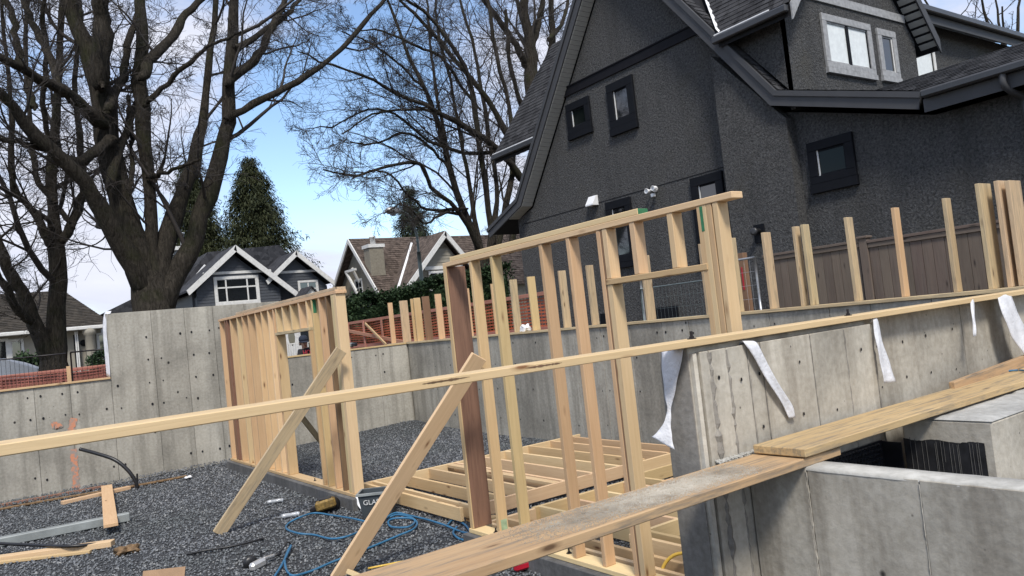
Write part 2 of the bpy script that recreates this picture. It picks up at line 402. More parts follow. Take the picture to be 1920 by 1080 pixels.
leafmat('hedge_leaf', (.012, .030, .012), (.040, .068, .026))
leafmat('shrub_leaf', (.020, .045, .018), (.055, .085, .035))

# ------------------------------------------------------------------ setting: ground, street, gravel floor
GR = .9                                       # street level above the gravel
XW, YW = 7.47, 14.47                          # inner faces of the two foundation walls
def sheet(name, x0, x1, y0, y1, z, mat):
    return tag(mesh(name, [(x0, y0, z), (x1, y0, z), (x1, y1, z), (x0, y1, z)], [(0, 1, 2, 3)], mat), kind='structure')
V = [(-900, -900, GR), (900, -900, GR), (900, 900, GR), (-900, 900, GR), (-6, -6, GR), (XW+.3, -6, GR), (XW+.3, YW+.3, GR), (-6, YW+.3, GR),
     (-6, -6, 0), (XW+.3, -6, 0), (XW+.3, YW+.3, 0), (-6, YW+.3, 0)]
tag(mesh('ground', V, [(0, 1, 5, 4), (1, 2, 6, 5), (2, 3, 7, 6), (3, 0, 4, 7), (4, 5, 9, 8), (5, 6, 10, 9), (6, 7, 11, 10), (7, 4, 8, 11)], 'ground_dirt'), kind='structure')
sheet('gravel_floor', -5.99, XW+.29, -5.99, YW+.29, .004, 'gravel_base')
sheet('road', -200, 200, 25.5, 33.5, GR+.008, 'asphalt')
for nm, y0, y1 in (('pavement', 19.6, 21.2), ('pavement', 36.5, 38.0)):
    o = box(nm, (-200, y0, GR-.05), (200, y1, GR+.05), 'sidewalk'); tag(o, kind='structure')
for nm, y0 in (('kerb', 25.35), ('kerb', 33.5)):
    tag(box(nm, (-200, y0, GR-.05), (200, y0+.15, GR+.13), 'sidewalk'), kind='structure')
# loose stones: one countless mass
n = 80000
near = rng.random(n)
px_ = rng.uniform(-.6, XW-.02, n); py_ = 3.0 + (YW-.02-3.0)*rng.random(n)**1.15
pile = np.clip(1-np.hypot(px_-XW+.2, (py_-YW+.2)*1.0)/3.2, 0, 1)**1.6*.10 + np.clip(1-(YW-py_)/1.2, 0, 1)**2*.05
sz = rng.uniform(.008, .018, n)*(1+.5*(rng.random(n) < .08))
octa = np.array([(1, 0, 0), (0, 1, 0), (-1, 0, 0), (0, -1, 0), (0, 0, 1), (0, 0, -1)], float)
ot = np.array([(0, 1, 4), (1, 2, 4), (2, 3, 4), (3, 0, 4), (1, 0, 5), (2, 1, 5), (3, 2, 5), (0, 3, 5)])
Vs = octa[None]*rng.uniform(.6, 1.25, (n, 6, 1)) + rng.normal(0, .16, (n, 6, 3))
an = rng.uniform(0, 6.28, n); ca, sa = np.cos(an)[:, None], np.sin(an)[:, None]; tl = rng.uniform(-.6, .6, (n, 1))
x_, y_, z_ = Vs[..., 0], Vs[..., 1], Vs[..., 2]*.75
y_, z_ = y_*np.cos(tl)-z_*np.sin(tl), y_*np.sin(tl)+z_*np.cos(tl)
x_, y_ = x_*ca-y_*sa, x_*sa+y_*ca
Vs = np.stack([x_, y_, z_], -1)*sz[:, None, None]
Vs[..., 0] += px_[:, None]; Vs[..., 1] += py_[:, None]; Vs[..., 2] += (pile + .006 + rng.random(n)*.012)[:, None]
o = fastmesh('gravel', Vs.reshape(-1, 3), (ot[None]+np.arange(n)[:, None, None]*6).reshape(-1, 3), 'gravel_stone')
tag(o, 'dark grey crushed gravel covering the excavated floor', 'gravel', kind='stuff')
# the mound under the stones in the far corner
gx, gy = np.meshgrid(np.linspace(XW-3.3, XW, 23), np.linspace(YW-3.3, YW, 23), indexing='ij')
gz = np.clip(1-np.hypot(gx-XW+.2, gy-YW+.2)/3.2, 0, 1)**1.6*.10 + np.clip(1-(YW-gy)/1.2, 0, 1)**2*.05
q = [(i*23+j, (i+1)*23+j, (i+1)*23+j+1, i*23+j+1) for i in range(22) for j in range(22)]
tag(mesh('gravel_mound', np.stack([gx, gy, gz+.006], -1).reshape(-1, 3), q, 'gravel_base', None, True), kind='structure')

# ------------------------------------------------------------------ foundation walls
ZT = EYE-.208                                 # top of the poured walls (under the plates)
def panels(parent, axis, face, out, cuts, z0, z1, mat, th=.02):
    """form panels proud of a wall's core; axis 0: wall runs along X (face = Y), 1: along Y (face = X)"""
    for a, b in zip(cuts[:-1], cuts[1:]):
        t = th + random.uniform(0, .006)
        zz = z1(a, b) if callable(z1) else z1
        g = .0025
        if axis == 0: lo, hi = (a+g, face, z0), (b-g, face+out*t, zz)
        else: lo, hi = (face, a+g, z0), (face+out*t, b-g, zz)
        box('form_panel', lo, hi, mat, parent, .003)
lw = thing('foundation_wall', 'long poured concrete wall at the left stepping up to a tall section', 'concrete wall', (2, YW, 0))
xs = P(203, 650, Y=YW).x; xe = P(523, 564, Y=YW).x; ZTall = EYE+.885
prism('wall_core', [(-5.9, 0), (XW, 0), (XW, ZT), (xe, ZT), (xe, ZTall-.002), (xs, ZTall-.002), (xs, ZT), (-5.9, ZT)], 1, YW+.02, YW+.22, 'concrete', lw)
cu = [-5.9, -4.6, -3.4, -2.2, -1.2, -.3] + [P(x, 690, Y=YW).x for x in (60, 128)] + [xs] + [P(x, 690, Y=YW).x for x in (291, 354, 408, 468)] + [xe] + [P(x, 720, Y=YW).x for x in (600, 655, 715)] + [XW-.03]
panels(lw, 0, YW+.02, -1, cu, 0, lambda a, b: ZTall if a >= xs-.01 and b <= xe+.01 else ZT, 'concrete')
rw = thing('foundation_wall', 'straight poured concrete wall on the right below the upright timber stubs', 'concrete wall', (XW, 8, 0))
box('wall_core', (XW+.02, -5.9, 0), (XW+.22, YW+1.0, ZT), 'concrete', rw, .006)
cy = [-5.9, -3, -1, .5]; yy = .5
while yy < YW-.7: yy += random.choice((.61, .61, .46, .76)); cy.append(min(yy, YW))
cy[-1] = YW-.03
panels(rw, 1, XW+.02, -1, cy, 0, ZT, 'concrete')
# near wall, its end facing the camera's left
NY, NX = 2.5, 2.775
nw = thing('foundation_wall', 'near poured concrete wall with a keyed end and rough form seams', 'concrete wall', (4, NY, 0))
box('wall_core', (NX, NY+.03, 0), (4.31, NY+.22, ZT), 'concrete_near', nw, .008); box('wall_core', (4.311, NY+.10, 0), (7.4, NY+.27, ZT-.001), 'concrete_near', nw, .004)
ncut = [NX+.04, 2.88, 3.005, 3.165, 3.275, 3.70, 4.02, 4.31]
panels(nw, 0, NY+.03, -1, ncut, 0, EYE-.236, 'concrete_near', .03)
panels(nw, 0, NY+.10, -1, [4.312, 4.95, 5.6, 6.3, 7.4], 0, ZT-.003, 'concrete_near', .006)
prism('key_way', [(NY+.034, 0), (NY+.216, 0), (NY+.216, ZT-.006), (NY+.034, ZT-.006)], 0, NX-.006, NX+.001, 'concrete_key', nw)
prism('corner_rib', [(NX+.004, NY+.031), (NX+.004, NY+.008), (NX+.02, NY+.0), (NX+.036, NY+.012), (NX+.036, NY+.031)], 2, 0, EYE-.24, 'concrete_near', nw)
def seam(parent, p0, p1, r, mat, rough=.5, k=60):
    t = np.linspace(0, 1, k)[:, None]; c = np.array(p0)*(1-t)+np.array(p1)*t
    c[:, :2] += rng.normal(0, r*.25, (k, 2)); rr = r*(1+rough*rng.normal(0, .6, k)).clip(.25, 2.2)
    Vv, Q = tubes(c[None], rr[None], 5); return mesh('form_seam', Vv, Q.tolist(), mat, parent, False)
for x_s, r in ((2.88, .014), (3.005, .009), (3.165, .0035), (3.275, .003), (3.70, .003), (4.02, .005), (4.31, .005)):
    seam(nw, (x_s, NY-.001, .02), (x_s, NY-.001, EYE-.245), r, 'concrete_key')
def ties(parent, axis, face, out, us, zs, r=.011):
    """plugged form-tie holes: small recessed cones in regular rows, one part per wall"""
    V = []; F = []
    for u in us:
        for z in zs:
            if random.random() < .35: continue
            u2, z2, r2 = u+random.gauss(0, .012), z+random.gauss(0, .012), r*random.uniform(.7, 1.25); k = len(V)
            for i in range(8):
                a_, b2 = u2+r2*math.cos(i*.785), z2+r2*1.25*math.sin(i*.785); p = [0, 0, b2]; p[axis] = a_; p[1-axis] = face+out*.0012; V.append(p)
            p = [0, 0, z2]; p[axis] = u2; p[1-axis] = face+out*.0004; V.append(p); F += [(k+i, k+(i+1) % 8, k+8) for i in range(8)]
    return tag(mesh('tie_holes', V, F, 'trim_dark', parent), kind='stuff')
ties(lw, 0, YW-.0065, -1, [c_+d for c_ in cu[4:-1] for d in (-.09, .10)], [.28, .75, 1.22, 1.58], .016)
ties(lw, 0, YW-.0065, -1, [c_+d for c_ in cu if xs+.1 < c_ < xe-.1 for d in (-.09, .10)], [1.98, 2.38], .016)
ties(rw, 1, XW-.0065, -1, [c_+d for c_ in cy[4:-1] for d in (-.08, .09)], [.3, .8, 1.25, 1.58], .013)
ties(nw, 0, NY-.0065, -1, [2.94, 3.09, 3.22, 3.42, 3.58, 3.85, 4.15], [.55, .95, 1.28, 1.55], .007)
ties(nw, 0, NY+.0875, -1, [4.5, 4.8, 5.1, 5.45, 5.8], [1.3, 1.55], .007)
LZ = EYE-.80
# low wall running towards the camera
lo_ = thing('low_wall', 'low concrete wall with bright daylight painted into its paler top, front right', 'concrete wall', (3.13, 1.2, 0))
box('wall_core', (3.075, -3, 0), (3.21, NY-.005, LZ-.002), 'concrete_near', lo_, .004)
panels(lo_, 1, 3.075, -1, [-3, -1, .35, 1.02, 1.66, 2.17, NY-.006], 0, LZ-.003, 'concrete_near', .012)
kk = 90; yy = np.linspace(-3, NY-.006, kk)
V = []; 
for i, y in enumerate(yy):
    a, b_ = rng.normal(0, .0022, 2); V += [(3.061+a, y, LZ-.012), (3.063+a, y, LZ+.003+b_*.7), (3.137, y, LZ+.005+b_), (3.207-a, y, LZ+.002), (3.209, y, LZ-.012)]
F = [(i*5+j, i*5+j+1, i*5+5+j+1, i*5+5+j) for i in range(kk-1) for j in range(4)]
mesh('wall_top', V, [f[::-1] for f in F], 'concrete_pale', lo_, True)  # strong daylight on the top is put into this paler concrete colour
for y_s, r in ((2.17, .0034), (1.66, .0024)):
    seam(lo_, (3.061, y_s, .02), (3.061, y_s, LZ-.02), r, 'concrete_near')
# block beside the light well
bk = thing('concrete_block_wall', 'thick concrete wall end with tar coated side under the upper plank', 'concrete wall', (4.9, 2.2, 0))
BZ = EYE-.765
gx = np.linspace(4.24, 6.9, 34); gy = np.linspace(1.875, 2.36, 9)
nx_, ny_ = len(gx), len(gy); V = []
for i, x in enumerate(gx):
    for j, y in enumerate(gy):
        e = (i == 0 or j == 0)
        V.append((x+.003*(i == 0), y+.004*(j == 0), BZ+rng.normal(0, .0022)*(0 if e else 1)-(.0075 if e else 0)))
F = [(i*ny_+j, (i+1)*ny_+j, (i+1)*ny_+j+1, i*ny_+j+1) for i in range(nx_-1) for j in range(ny_-1)]
mesh('block_top', V, F, 'concrete_mid', bk, True)
box('block_body', (4.245, 1.88, 0), (6.9, 2.36, BZ-.008), 'concrete_near', bk, .012)
# tar band with an uneven upper edge and drips running down it
yy = np.linspace(1.93, 2.355, 40); V = []; 
for i, y in enumerate(yy):
    zt = BZ-.12-.005*math.sin(y*31)-abs(rng.normal(0, .002)); V += [(4.2415, y, 0), (4.2415, y, zt)]
mesh('tar_coat', V, [(2*i, 2*i+1, 2*i+3, 2*i+2) for i in range(39)], 'tar', bk)
for k in range(20):
    y = random.uniform(1.95, 2.33); zt = BZ-.11-random.random()*.03; ln_ = random.uniform(.12, .6); wd = random.uniform(.0004, .0013)
    box('drip', (4.2385, y-wd, zt-ln_), (4.2412, y+wd, zt), 'drip', bk, .0006)
# dimpled drainage board in the light well
db = thing('dimple_board', 'black dimpled drainage sheet lining the light well', 'drainage sheet', (3.9, 2.46, .4))
box('sheet', (3.215, NY-.022, .0), (4.238, NY-.012, EYE-.90), 'dimple', db)
V = []; F = []
for i in range(32):
    for j in range(24):
        x = 3.23+i*.032+(j % 2)*.016; z = EYE-.92-j*.027
        if x > 4.22: continue
        b0 = len(V); r = .0105
        for a in range(6): V.append((x+r*math.cos(a*1.047), NY-.0221, z+r*math.sin(a*1.047)))
        for a in range(6): V.append((x+r*.55*math.cos(a*1.047), NY-.031, z+r*.55*math.sin(a*1.047)))
        F += [[b0+a, b0+(a+1) % 6, b0+6+(a+1) % 6, b0+6+a] for a in range(6)]; F.append([b0+6+a for a in range(6)])
tag(mesh('dimples', V, F, 'dimple', db), kind='stuff')
sb = box('side_sheet', (4.228, 2.365, 0), (4.236, NY-.024, EYE-.905), 'dimple', db)

# ------------------------------------------------------------------ membranes draped over the walls
def drape(name, rows, mat, label, cat='membrane', group='white membrane strips', sub=3):
    """rows: list of (left point, right point), a cloth strip with thickness"""
    Lf = np.array([tuple(r[0]) for r in rows]); Rt = np.array([tuple(r[1]) for r in rows]); k = len(rows)*5
    Lf, _ = smooth_line(Lf, np.zeros(len(rows)), k); Rt, _ = smooth_line(Rt, np.zeros(len(rows)), k)
    m_ = 8; V = [tuple(Lf[i]*(1-t)+Rt[i]*t + np.array((.0, .004*math.sin(t*6+i*.25)+.002*math.sin(i*.8+t*4), .0))) for i in range(k) for t in np.linspace(0, 1, m_)]
    F = [(i*m_+j, i*m_+j+1, (i+1)*m_+j+1, (i+1)*m_+j) for i in range(k-1) for j in range(m_-1)]
    o = mesh(name, V, F, mat, None, True); sm = o.modifiers.new('s', 'SOLIDIFY'); sm.thickness = .003
    return tag(o, label, cat, group)
f = lambda x, y, Y: P(x, y, Y=Y)
g = lambda x, y, X: P(x, y, X=X)
drape('membrane_flap', [(g(1241, 655, 2.80), g(1284, 650, 2.80)), (g(1242, 664, 2.76), g(1282, 660, 2.755)), (g(1243, 700, 2.74), g(1274, 698, 2.75)), (g(1246, 740, 2.73), g(1264, 738, 2.745)), (g(1250, 768, 2.72), g(1257, 770, 2.735)), (g(1247, 788, 2.71), g(1258, 792, 2.725)), (g(1236, 808, 2.69), g(1261, 818, 2.71)), (g(1222, 819, 2.67), g(1265, 843, 2.70))],
      'membrane', 'white membrane sheet curling down at the end of the near concrete wall')
def strip(rows, label): return drape('membrane_strip', rows, 'membrane', label)
strip([(f(1385, 650, NY+.04), f(1408, 645, NY+.04)), (f(1392, 640, NY-.01), f(1414, 640, NY-.01)), (f(1404, 655, NY-.03), f(1425, 652, NY-.03)), (f(1432, 705, NY-.03), f(1447, 700, NY-.03)), (f(1468, 762, NY-.025), f(1481, 755, NY-.025)), (f(1480, 785, NY-.02), f(1492, 782, NY-.02))], 'narrow white membrane strip slanting down the near wall, leftmost on its face')
strip([(f(1632, 605, NY+.03), f(1644, 602, NY+.03)), (f(1637, 600, NY-.012), f(1646, 598, NY-.012)), (f(1642, 640, NY-.035), f(1654, 638, NY-.035)), (f(1650, 685, NY-.04), f(1667, 682, NY-.04)), (f(1657, 719, NY-.045), f(1678, 716, NY-.045))], 'white membrane strip hanging straight at the step of the near wall')
strip([(f(1818, 565, NY+.03), f(1824, 564, NY+.03)), (f(1820, 562, NY-.015), f(1826, 560, NY-.015)), (f(1822, 595, NY-.03), f(1828, 594, NY-.03)), (f(1824, 632, NY-.035), f(1829, 630, NY-.035))], 'very thin white membrane strip hanging below the plate')
strip([(f(1868, 556, NY+.03), f(1893, 553, NY+.03)), (f(1870, 555, NY-.015), f(1895, 551, NY-.015)), (f(1882, 595, NY-.04), f(1908, 585, NY-.04)), (f(1898, 635, NY-.05), f(1926, 625, NY-.05)), (f(1922, 668, NY-.06), f(1945, 660, NY-.06))], 'broad white membrane strip curling at the right edge of the photo')
# sheet over the step of the far left wall
YY = YW-.006
drape('membrane_flap', [(P(209, 583, Y=YW+.1), P(207, 588, Y=YW-.01)), (P(196, 588, Y=YW+.1), P(201, 592, Y=YY)), (P(193, 620, Y=YW+.1), P(200, 622, Y=YY)), (P(196, 660, Y=YW+.1), P(204, 664, Y=YY)), (P(200, 705, Y=YW+.1), P(207, 708, Y=YY))], 'membrane', 'white sheet wrapped over the step of the tall left wall')

# ------------------------------------------------------------------ plates on the walls
def loose(name, lo, hi, mat, label, cat='board', group=None, c=.003): return tag(bboard(name, lo, hi, mat, None, c), label, cat, group)
ZP = EYE-.17
loose('sill_plate', (-5, YW-.03, ZT+.002), (xs-.01, YW+.11, ZP-.005), 'lumber', 'timber plate along the top of the low left concrete wall', 'sill plate')
loose('sill_plate', (xe+.01, YW-.02, ZT+.002), (XW-.04, YW+.12, ZP-.004), 'lumber', 'timber plate on the back wall glimpsed through the stud wall opening', 'sill plate')
loose('sill_plate', (XW-.03, -3, ZT+.002), (XW+.11, YW+.9, ZP), 'lumber_old', 'long timber plate on the right wall carrying the upright stubs', 'sill plate')
loose('sill_plate', (-3.2, NY-.02, ZT+.002), (7.3, NY+.12, ZP-.003), 'lumber_fresh', 'long straight plate crossing the whole picture and capping the near wall', 'sill plate')
# torn bark strip and anchor nuts of the near plate
for a, b_ in (((792, 722), (880, 703)), ((985, 688), (1053, 674))):
    p0 = P(*a, Y=NY-.0216); p1 = P(*b_, Y=NY-.0216); k = 24; V = []
    for i in range(k):
        t = i/(k-1); c_ = p0.lerp(p1, t); h = max(.0008, .0042*math.sin(math.pi*t)**.5*rng.uniform(.35, 1.35))
        zc = ZP-.003-.012; V += [(c_.x, NY-.0212, zc-h), (c_.x, NY-.0225, zc+h)]
    o = mesh('bark_strip', V, [(2*i, 2*i+1, 2*i+3, 2*i+2) for i in range(k-1)], 'lvl_brown', bpy.data.objects['sill_plate.003'])
    pl = bpy.data.objects['sill_plate.003']; o.matrix_parent_inverse = Matrix.Identity(4)
    M_ = (Matrix.Translation(pl.location) @ pl.rotation_euler.to_matrix().to_4x4()).inverted()
    o.data.transform(M_ @ Matrix.Translation(pl.location))
def nut(parent, p, mat='black_metal', s=1.):
    """washer, nut and bolt end; one anchor"""
    prof = [(.022*s, 0), (.022*s, .004*s), (.012*s, .004*s), (.012*s, .014*s), (.007*s, .014*s), (.007*s, .038*s)]
    return lathe('anchor_bolt', prof, p, mat, parent, 8, smooth=False)
for x_, y_, lb in ((1297, 634, 'small rusty anchor bolt on the near plate beside the wall end'), (1590, 588, 'small rusty anchor bolt on the near plate right of the tall post')):
    p = P(x_, y_, Y=NY+.05); tag(nut(None, (p.x, p.y, ZP-.003)), lb, 'bolt')

# ------------------------------------------------------------------ stud walls
ZS, ZH = .18, EYE+.552                        # bottom and top of the studs
SX, D4 = 3.49, .089
curb_f = tag(box('concrete_curb', (SX-.07, 8.36, 0), (SX+.17, 13.62, .142), 'concrete_curb', None, .006), 'dark concrete curb under the far stud wall', 'curb')
curb_n = tag(box('concrete_curb', (SX-.07, NY+.24, 0), (SX+.17, 5.96, .142), 'concrete_curb', None, .006), 'dark concrete curb under the near stud wall', 'curb')
def stud(parent, y, mat='lumber', z0=ZS, z1=ZH, d=None, name='stud', th=.038, x0=SX):
    """y: the edge farther from the camera"""
    d = d or (.128 if parent is fw else D4)
    return bboard(name, (x0, y-th, z0+.001), (x0+d, y, z1-.001), mat, parent, .003, .012)
fw = thing('stud_wall', 'far timber stud wall with a door opening and closely set studs', 'stud wall', (SX, 11, .142))
bboard('bottom_plate', (SX-.012, 8.40, .144), (SX+.14, 13.57, ZS), 'lumber', fw)
bboard('top_plate', (SX-.004, 8.40, ZH), (SX+.132, 13.57, ZH+.038), 'lumber', fw)
bboard('top_plate', (SX-.002, 8.42, ZH+.039), (SX+.134, 12.5, ZH+.077), 'lumber_old', fw)
for y in (13.52, 12.90, 12.50, 12.22, 11.91, 11.54, 11.25, 10.95, 10.72): stud(fw, y, random.choice(('lumber', 'lumber', 'lumber_fresh')))
for y in (13.22, 13.10): stud(fw, y, 'batten_brown', name='stud')
zh = EYE+.178
stud(fw, 10.665, 'lumber', ZS, zh, name='jack_stud'); stud(fw, 9.40, 'lumber', ZS, zh, name='jack_stud')
bboard('header', (SX-.004, 9.36, zh), (SX+.13, 10.67, zh+.038), 'lumber_old', fw)
for y in (10.60, 10.33, 10.0, 9.69, 9.41): stud(fw, y, 'lumber_fresh', zh+.039, ZH, name='cripple_stud')
for y in (9.23, 8.99): stud(fw, y, 'lumber')
stud(fw, 8.76, 'lvl_brown', name='stud', d=.105); stud(fw, 8.58, 'lumber_fresh', d=.12, th=.075)
stud(fw, 8.50, 'lumber_fresh', d=.12, th=.075)
o = box('paint_mark', (SX+.01, 9.19-.0015, ZH-.17), (SX+.055, 9.1915, ZH-.005), 'paint_green', fw); 
for y in (9.8,): nut(fw, (SX+.045, y, ZS), s=.9)

ns = thing('stud_wall', 'near timber stud wall with widely spaced studs, brown end post and window header', 'stud wall', (SX, 4.3, .142))
bboard('bottom_plate', (SX-.018, NY+.25, .144), (SX+.125, 5.93, ZS), 'lumber_fresh', ns)
bboard('top_plate', (SX-.004, 2.725, ZH), (SX+D4+.002, 5.93, ZH+.038), 'lumber_fresh', ns)
p2 = bboard('top_plate', (SX-.002, 3.46, ZH+.039), (SX+D4+.001, 5.80, ZH+.077), 'lumber_fresh', ns)
box('paint_mark', (SX+.001, 3.4575, ZH+.040), (SX+D4-.002, 3.4595, ZH+.076), 'paint_green', ns)
o = stud(ns, 5.905, 'lvl_brown', d=.185, name='end_post', x0=SX+.004); tag(o, 'dark brown engineered board')
stud(ns, 5.905+.014, 'lumber', d=.012, th=.05, name='edge_strip', x0=SX-.009)
for y in (5.50, 5.175, 4.515, 4.195, 3.875): stud(ns, y, random.choice(('lumber', 'lumber_fresh')), d=.092)
stud(ns, 3.833, 'batten_brown', d=.085, th=.010, name='spacer_board')
stud(ns, 3.82, 'lumber_fresh', ZS, zh, d=.095, name='jack_stud', th=.05)
bboard('header', (SX-.006, 2.955, zh), (SX+D4, 3.822, zh+.038), 'lumber', ns)
for y in (3.815, 3.553, 3.226): stud(ns, y, 'lumber_fresh', zh+.039, ZH, name='cripple_stud', th=.045)
for k in range(4): stud(ns, 2.995-k*.0395, ('lumber', 'lumber_fresh', 'lumber', 'lumber_fresh')[k], name='post_ply', d=(.089, .089, .089, .094)[k])
box('paint_mark', (SX-.0015, 2.945, ZH-.15), (SX, 2.966, ZH-.006), 'paint_green', ns)
box('paint_mark', (SX+.02, 5.4605, ZS+.01), (SX+.08, 5.462, ZS+.13), 'paint_pale', ns)
for p_ in ((928, 980), (1068, 1045)):
    q_ = P(*p_, X=SX+.05); nut(ns, (SX+.05, q_.y, ZS))
# nails left sticking at the knots are too small to tell apart; flashing wrap at the curb end
o = drape('flashing_wrap', [((SX-.01, 8.45, .15), (SX+.14, 8.40, .15)), ((SX-.015, 8.355, .14), (SX+.14, 8.345, .14)), ((SX-.02, 8.335, .07), (SX+.13, 8.33, .08)), ((SX+.0, 8.29, .02), (SX+.10, 8.27, .02))], 'white_wrap', 'white flashing wrapped over the end of the far curb', 'flashing', None)
# braces
def brace(label, a, b, w_=.135, mat='lumber_old', t=.038):
    a = Vector(a); b = Vector(b); d = b-a; wd = Vector((-d.z, 0, d.x)); return tag(board('brace_board', a, b, w_, t, wd, mat), label, 'brace')
brace('knotty timber brace leaning on the end of the far stud wall', (2.07, 8.83, .015), P(640, 656, X=SX-.05))
brace('pale timber brace leaning against the brown post of the near stud wall', (2.37, 6.26, -.02), P(898, 668, X=3.42), .14, 'lumber_fresh')
brace('short timber brace seen low through the opening of the far stud wall', P(566, 782, X=4.3), P(602, 828, X=4.9), .09)
tag(board('stake', P(655, 1072, Z=.05), P(700, 1092, Z=.02), .06, .038, (0, 1, 0), 'lumber_fresh'), 'short timber stake at the foot of the pale near brace', 'stake')

# ------------------------------------------------------------------ joist frames lying on the gravel
jf = thing('joist_frame', 'large frame of parallel joists lying on the gravel behind the near stud wall', 'joist frame', (5.5, 7.8, .02))
JZ0, JZ1 = .045, .18
X0, X1, Y0, Y1 = 3.82, 7.30, 6.62, 8.98
for x in (3.84, 3.96, 4.36, 4.75, 5.14, 5.55, 5.95, 6.35, 6.75, 7.10): bboard('joist', (x-.019, Y0+.04, JZ0), (x+.019, Y1-.04, JZ1), random.choice(('lumber', 'lumber_fresh')), jf, .003, .01)
bboard('joist', (5.0, Y0+.06, JZ1-.04), (5.085, Y1-.06, JZ1-.002), 'lumber_fresh', jf)
bboard('rim_joist', (X0, Y1-.038, JZ0), (X1, Y1, JZ1), 'lumber_fresh', jf); bboard('rim_joist', (X0+.10, Y0, JZ0), (6.1, Y0+.038, JZ1), 'lumber_fresh', jf)
bboard('rim_joist', (6.1, Y0-.04, JZ0), (6.98, Y0-.002, JZ1), 'lumber_fresh', jf)
for x, y in ((4.05, 6.75), (6.2, 6.8), (4.2, 8.6), (6.9, 8.5)): bboard('block', (x-.1, y-.04, .006), (x+.1, y+.04, .0445), 'lumber', jf)
j2 = thing('joist_frame', 'lower frame of joists beyond the planks behind the near stud wall', 'joist frame', (5, 4.8, .02))
for x in (4.36, 4.72, 5.08, 5.46): bboard('joist', (x-.019, 4.65, JZ0-.02), (x+.019, 6.06, JZ1-.02), 'lumber_fresh', j2)
bboard('rim_joist', (4.28, 6.06, JZ0-.02), (5.55, 6.098, JZ1-.02), 'lumber', j2); bboard('rim_joist', (4.28, 4.61, JZ0-.02), (5.55, 4.648, JZ1-.02), 'lumber_fresh', j2)
j3 = thing('joist_frame', 'joist frame pressed close behind the bottom plate of the near stud wall', 'joist frame', (4, 4, .02))
for x in (3.72, 3.90, 4.10, 4.24): bboard('joist', (x-.019, 3.0, .03), (x+.019, 6.0 if x < 4.0 else 4.55, .20 if x > 4.05 else .165), random.choice(('lumber', 'lumber_fresh')), j3)
bboard('rim_joist', (3.70, 6.0, .03), (4.26, 6.038, .165), 'lumber_fresh', j3); bboard('rim_joist', (3.70, 2.93, .03), (4.26, 2.968, .165), 'lumber', j3)
j4 = thing('joist_frame', 'single pair of spaced joists on the gravel near the right concrete wall', 'joist frame', (6.5, 5.8, .02))
for y in (5.75, 6.25): bboard('joist', (5.7, y-.019, .02), (7.2, y+.019, .15), 'lumber', j4)
for x in (5.74, 7.15): bboard('rim_joist', (x-.019, 5.77, .02), (x+.019, 6.23, .15), 'lumber', j4)
loose('loose_board', P(668, 866, Z=.03)-Vector((.05, .1, .02)), P(668, 866, Z=.03)+Vector((.06, -1.6, .02)), 'lumber_fresh', 'loose board lying on gravel beside the far stud wall end', 'board')
loose('wood_block', (4.02, 6.50, .006), (4.16, 6.59, .05), 'lumber', 'small wood offcut under the corner of the large joist frame', 'offcut')

# ------------------------------------------------------------------ scaffold planks
PZ = EYE-.76
def plank(label, a, b, w_, t=.04, mat='plank_wood'): return tag(board('scaffold_plank', a, b, w_, t, (0, 1, 0), mat, None, .004), label, 'plank')
lp = plank('long gritty plank sloping up from the bottom edge, lower of the two', (.35, 2.285, PZ-.022), (3.345, 2.312, PZ-.017), .285)
plank('worn plank resting on the end of the lower plank at the right', (3.045, 2.295, PZ+.029), (6.2, 2.30, PZ+.029), .285)
tag(board('scaffold_plank', (5.0, 2.42, PZ+.055), (6.6, 2.455, PZ+.11), .07, .035, (0, 0, 1), 'plank_wood'), 'short board tilted against the wall behind the upper plank', 'plank')
tag(board('scaffold_plank', (.5, 2.44, PZ-.07), (2.1, 2.455, PZ-.05), .12, .035, (0, 1, 0), 'lumber_fresh'), 'pale board showing beneath the far edge of the lower plank', 'plank')
# cement grit spilled on the lower plank
n = 26000; gxx = 1.5+1.35*rng.beta(2.2, 1.8, n); gyy = 2.30+rng.normal(0, .075, n); gyy = np.where(np.abs(gyy-2.30) > .13, 2.30+rng.uniform(-.13, .13, n), gyy)
gs = rng.uniform(.0010, .0024, n); Vg = octa[None]*gs[:, None, None]*rng.uniform(.6, 1.2, (n, 6, 1)); zt = PZ-.0005+(gxx-.35)/2.995*.005
Vg = Vg + np.stack([gxx, gyy, zt], -1)[:, None, :]
g_ = fastmesh('grit', Vg.reshape(-1, 3), (ot[None]+np.arange(n)[:, None, None]*6).reshape(-1, 3), 'concrete_near')
tag(g_, 'grey cement grit scattered on the lower plank', 'grit', kind='stuff')
n = 900; gxx = rng.uniform(2.83, 3.12, n); gyy = 2.478+rng.normal(0, .010, n).clip(-.02, .015); gs = rng.uniform(.002, .008, n)
Vg = octa[None]*gs[:, None, None]*rng.uniform(.6, 1.2, (n, 6, 1)) + np.stack([gxx, gyy, np.full(n, PZ-.004)+rng.random(n)*.012], -1)[:, None, :]
tag(fastmesh('rubble', Vg.reshape(-1, 3), (ot[None]+np.arange(n)[:, None, None]*6).reshape(-1, 3), 'concrete_pale'), 'pale cement crumbs along the near wall above the lower plank', 'rubble', kind='stuff')
cable('power_cord', [P(1940, 698, Z=PZ+.058), P(1912, 694, Z=PZ+.058), P(1882, 697, Z=PZ+.058), P(1866, 703, Z=PZ+.056), P(1856, 706, Z=PZ+.054)], .006, 'blue_hose')
tag(bpy.data.objects['power_cord'], 'dark blue cord lying across the upper plank at the right', 'cord')

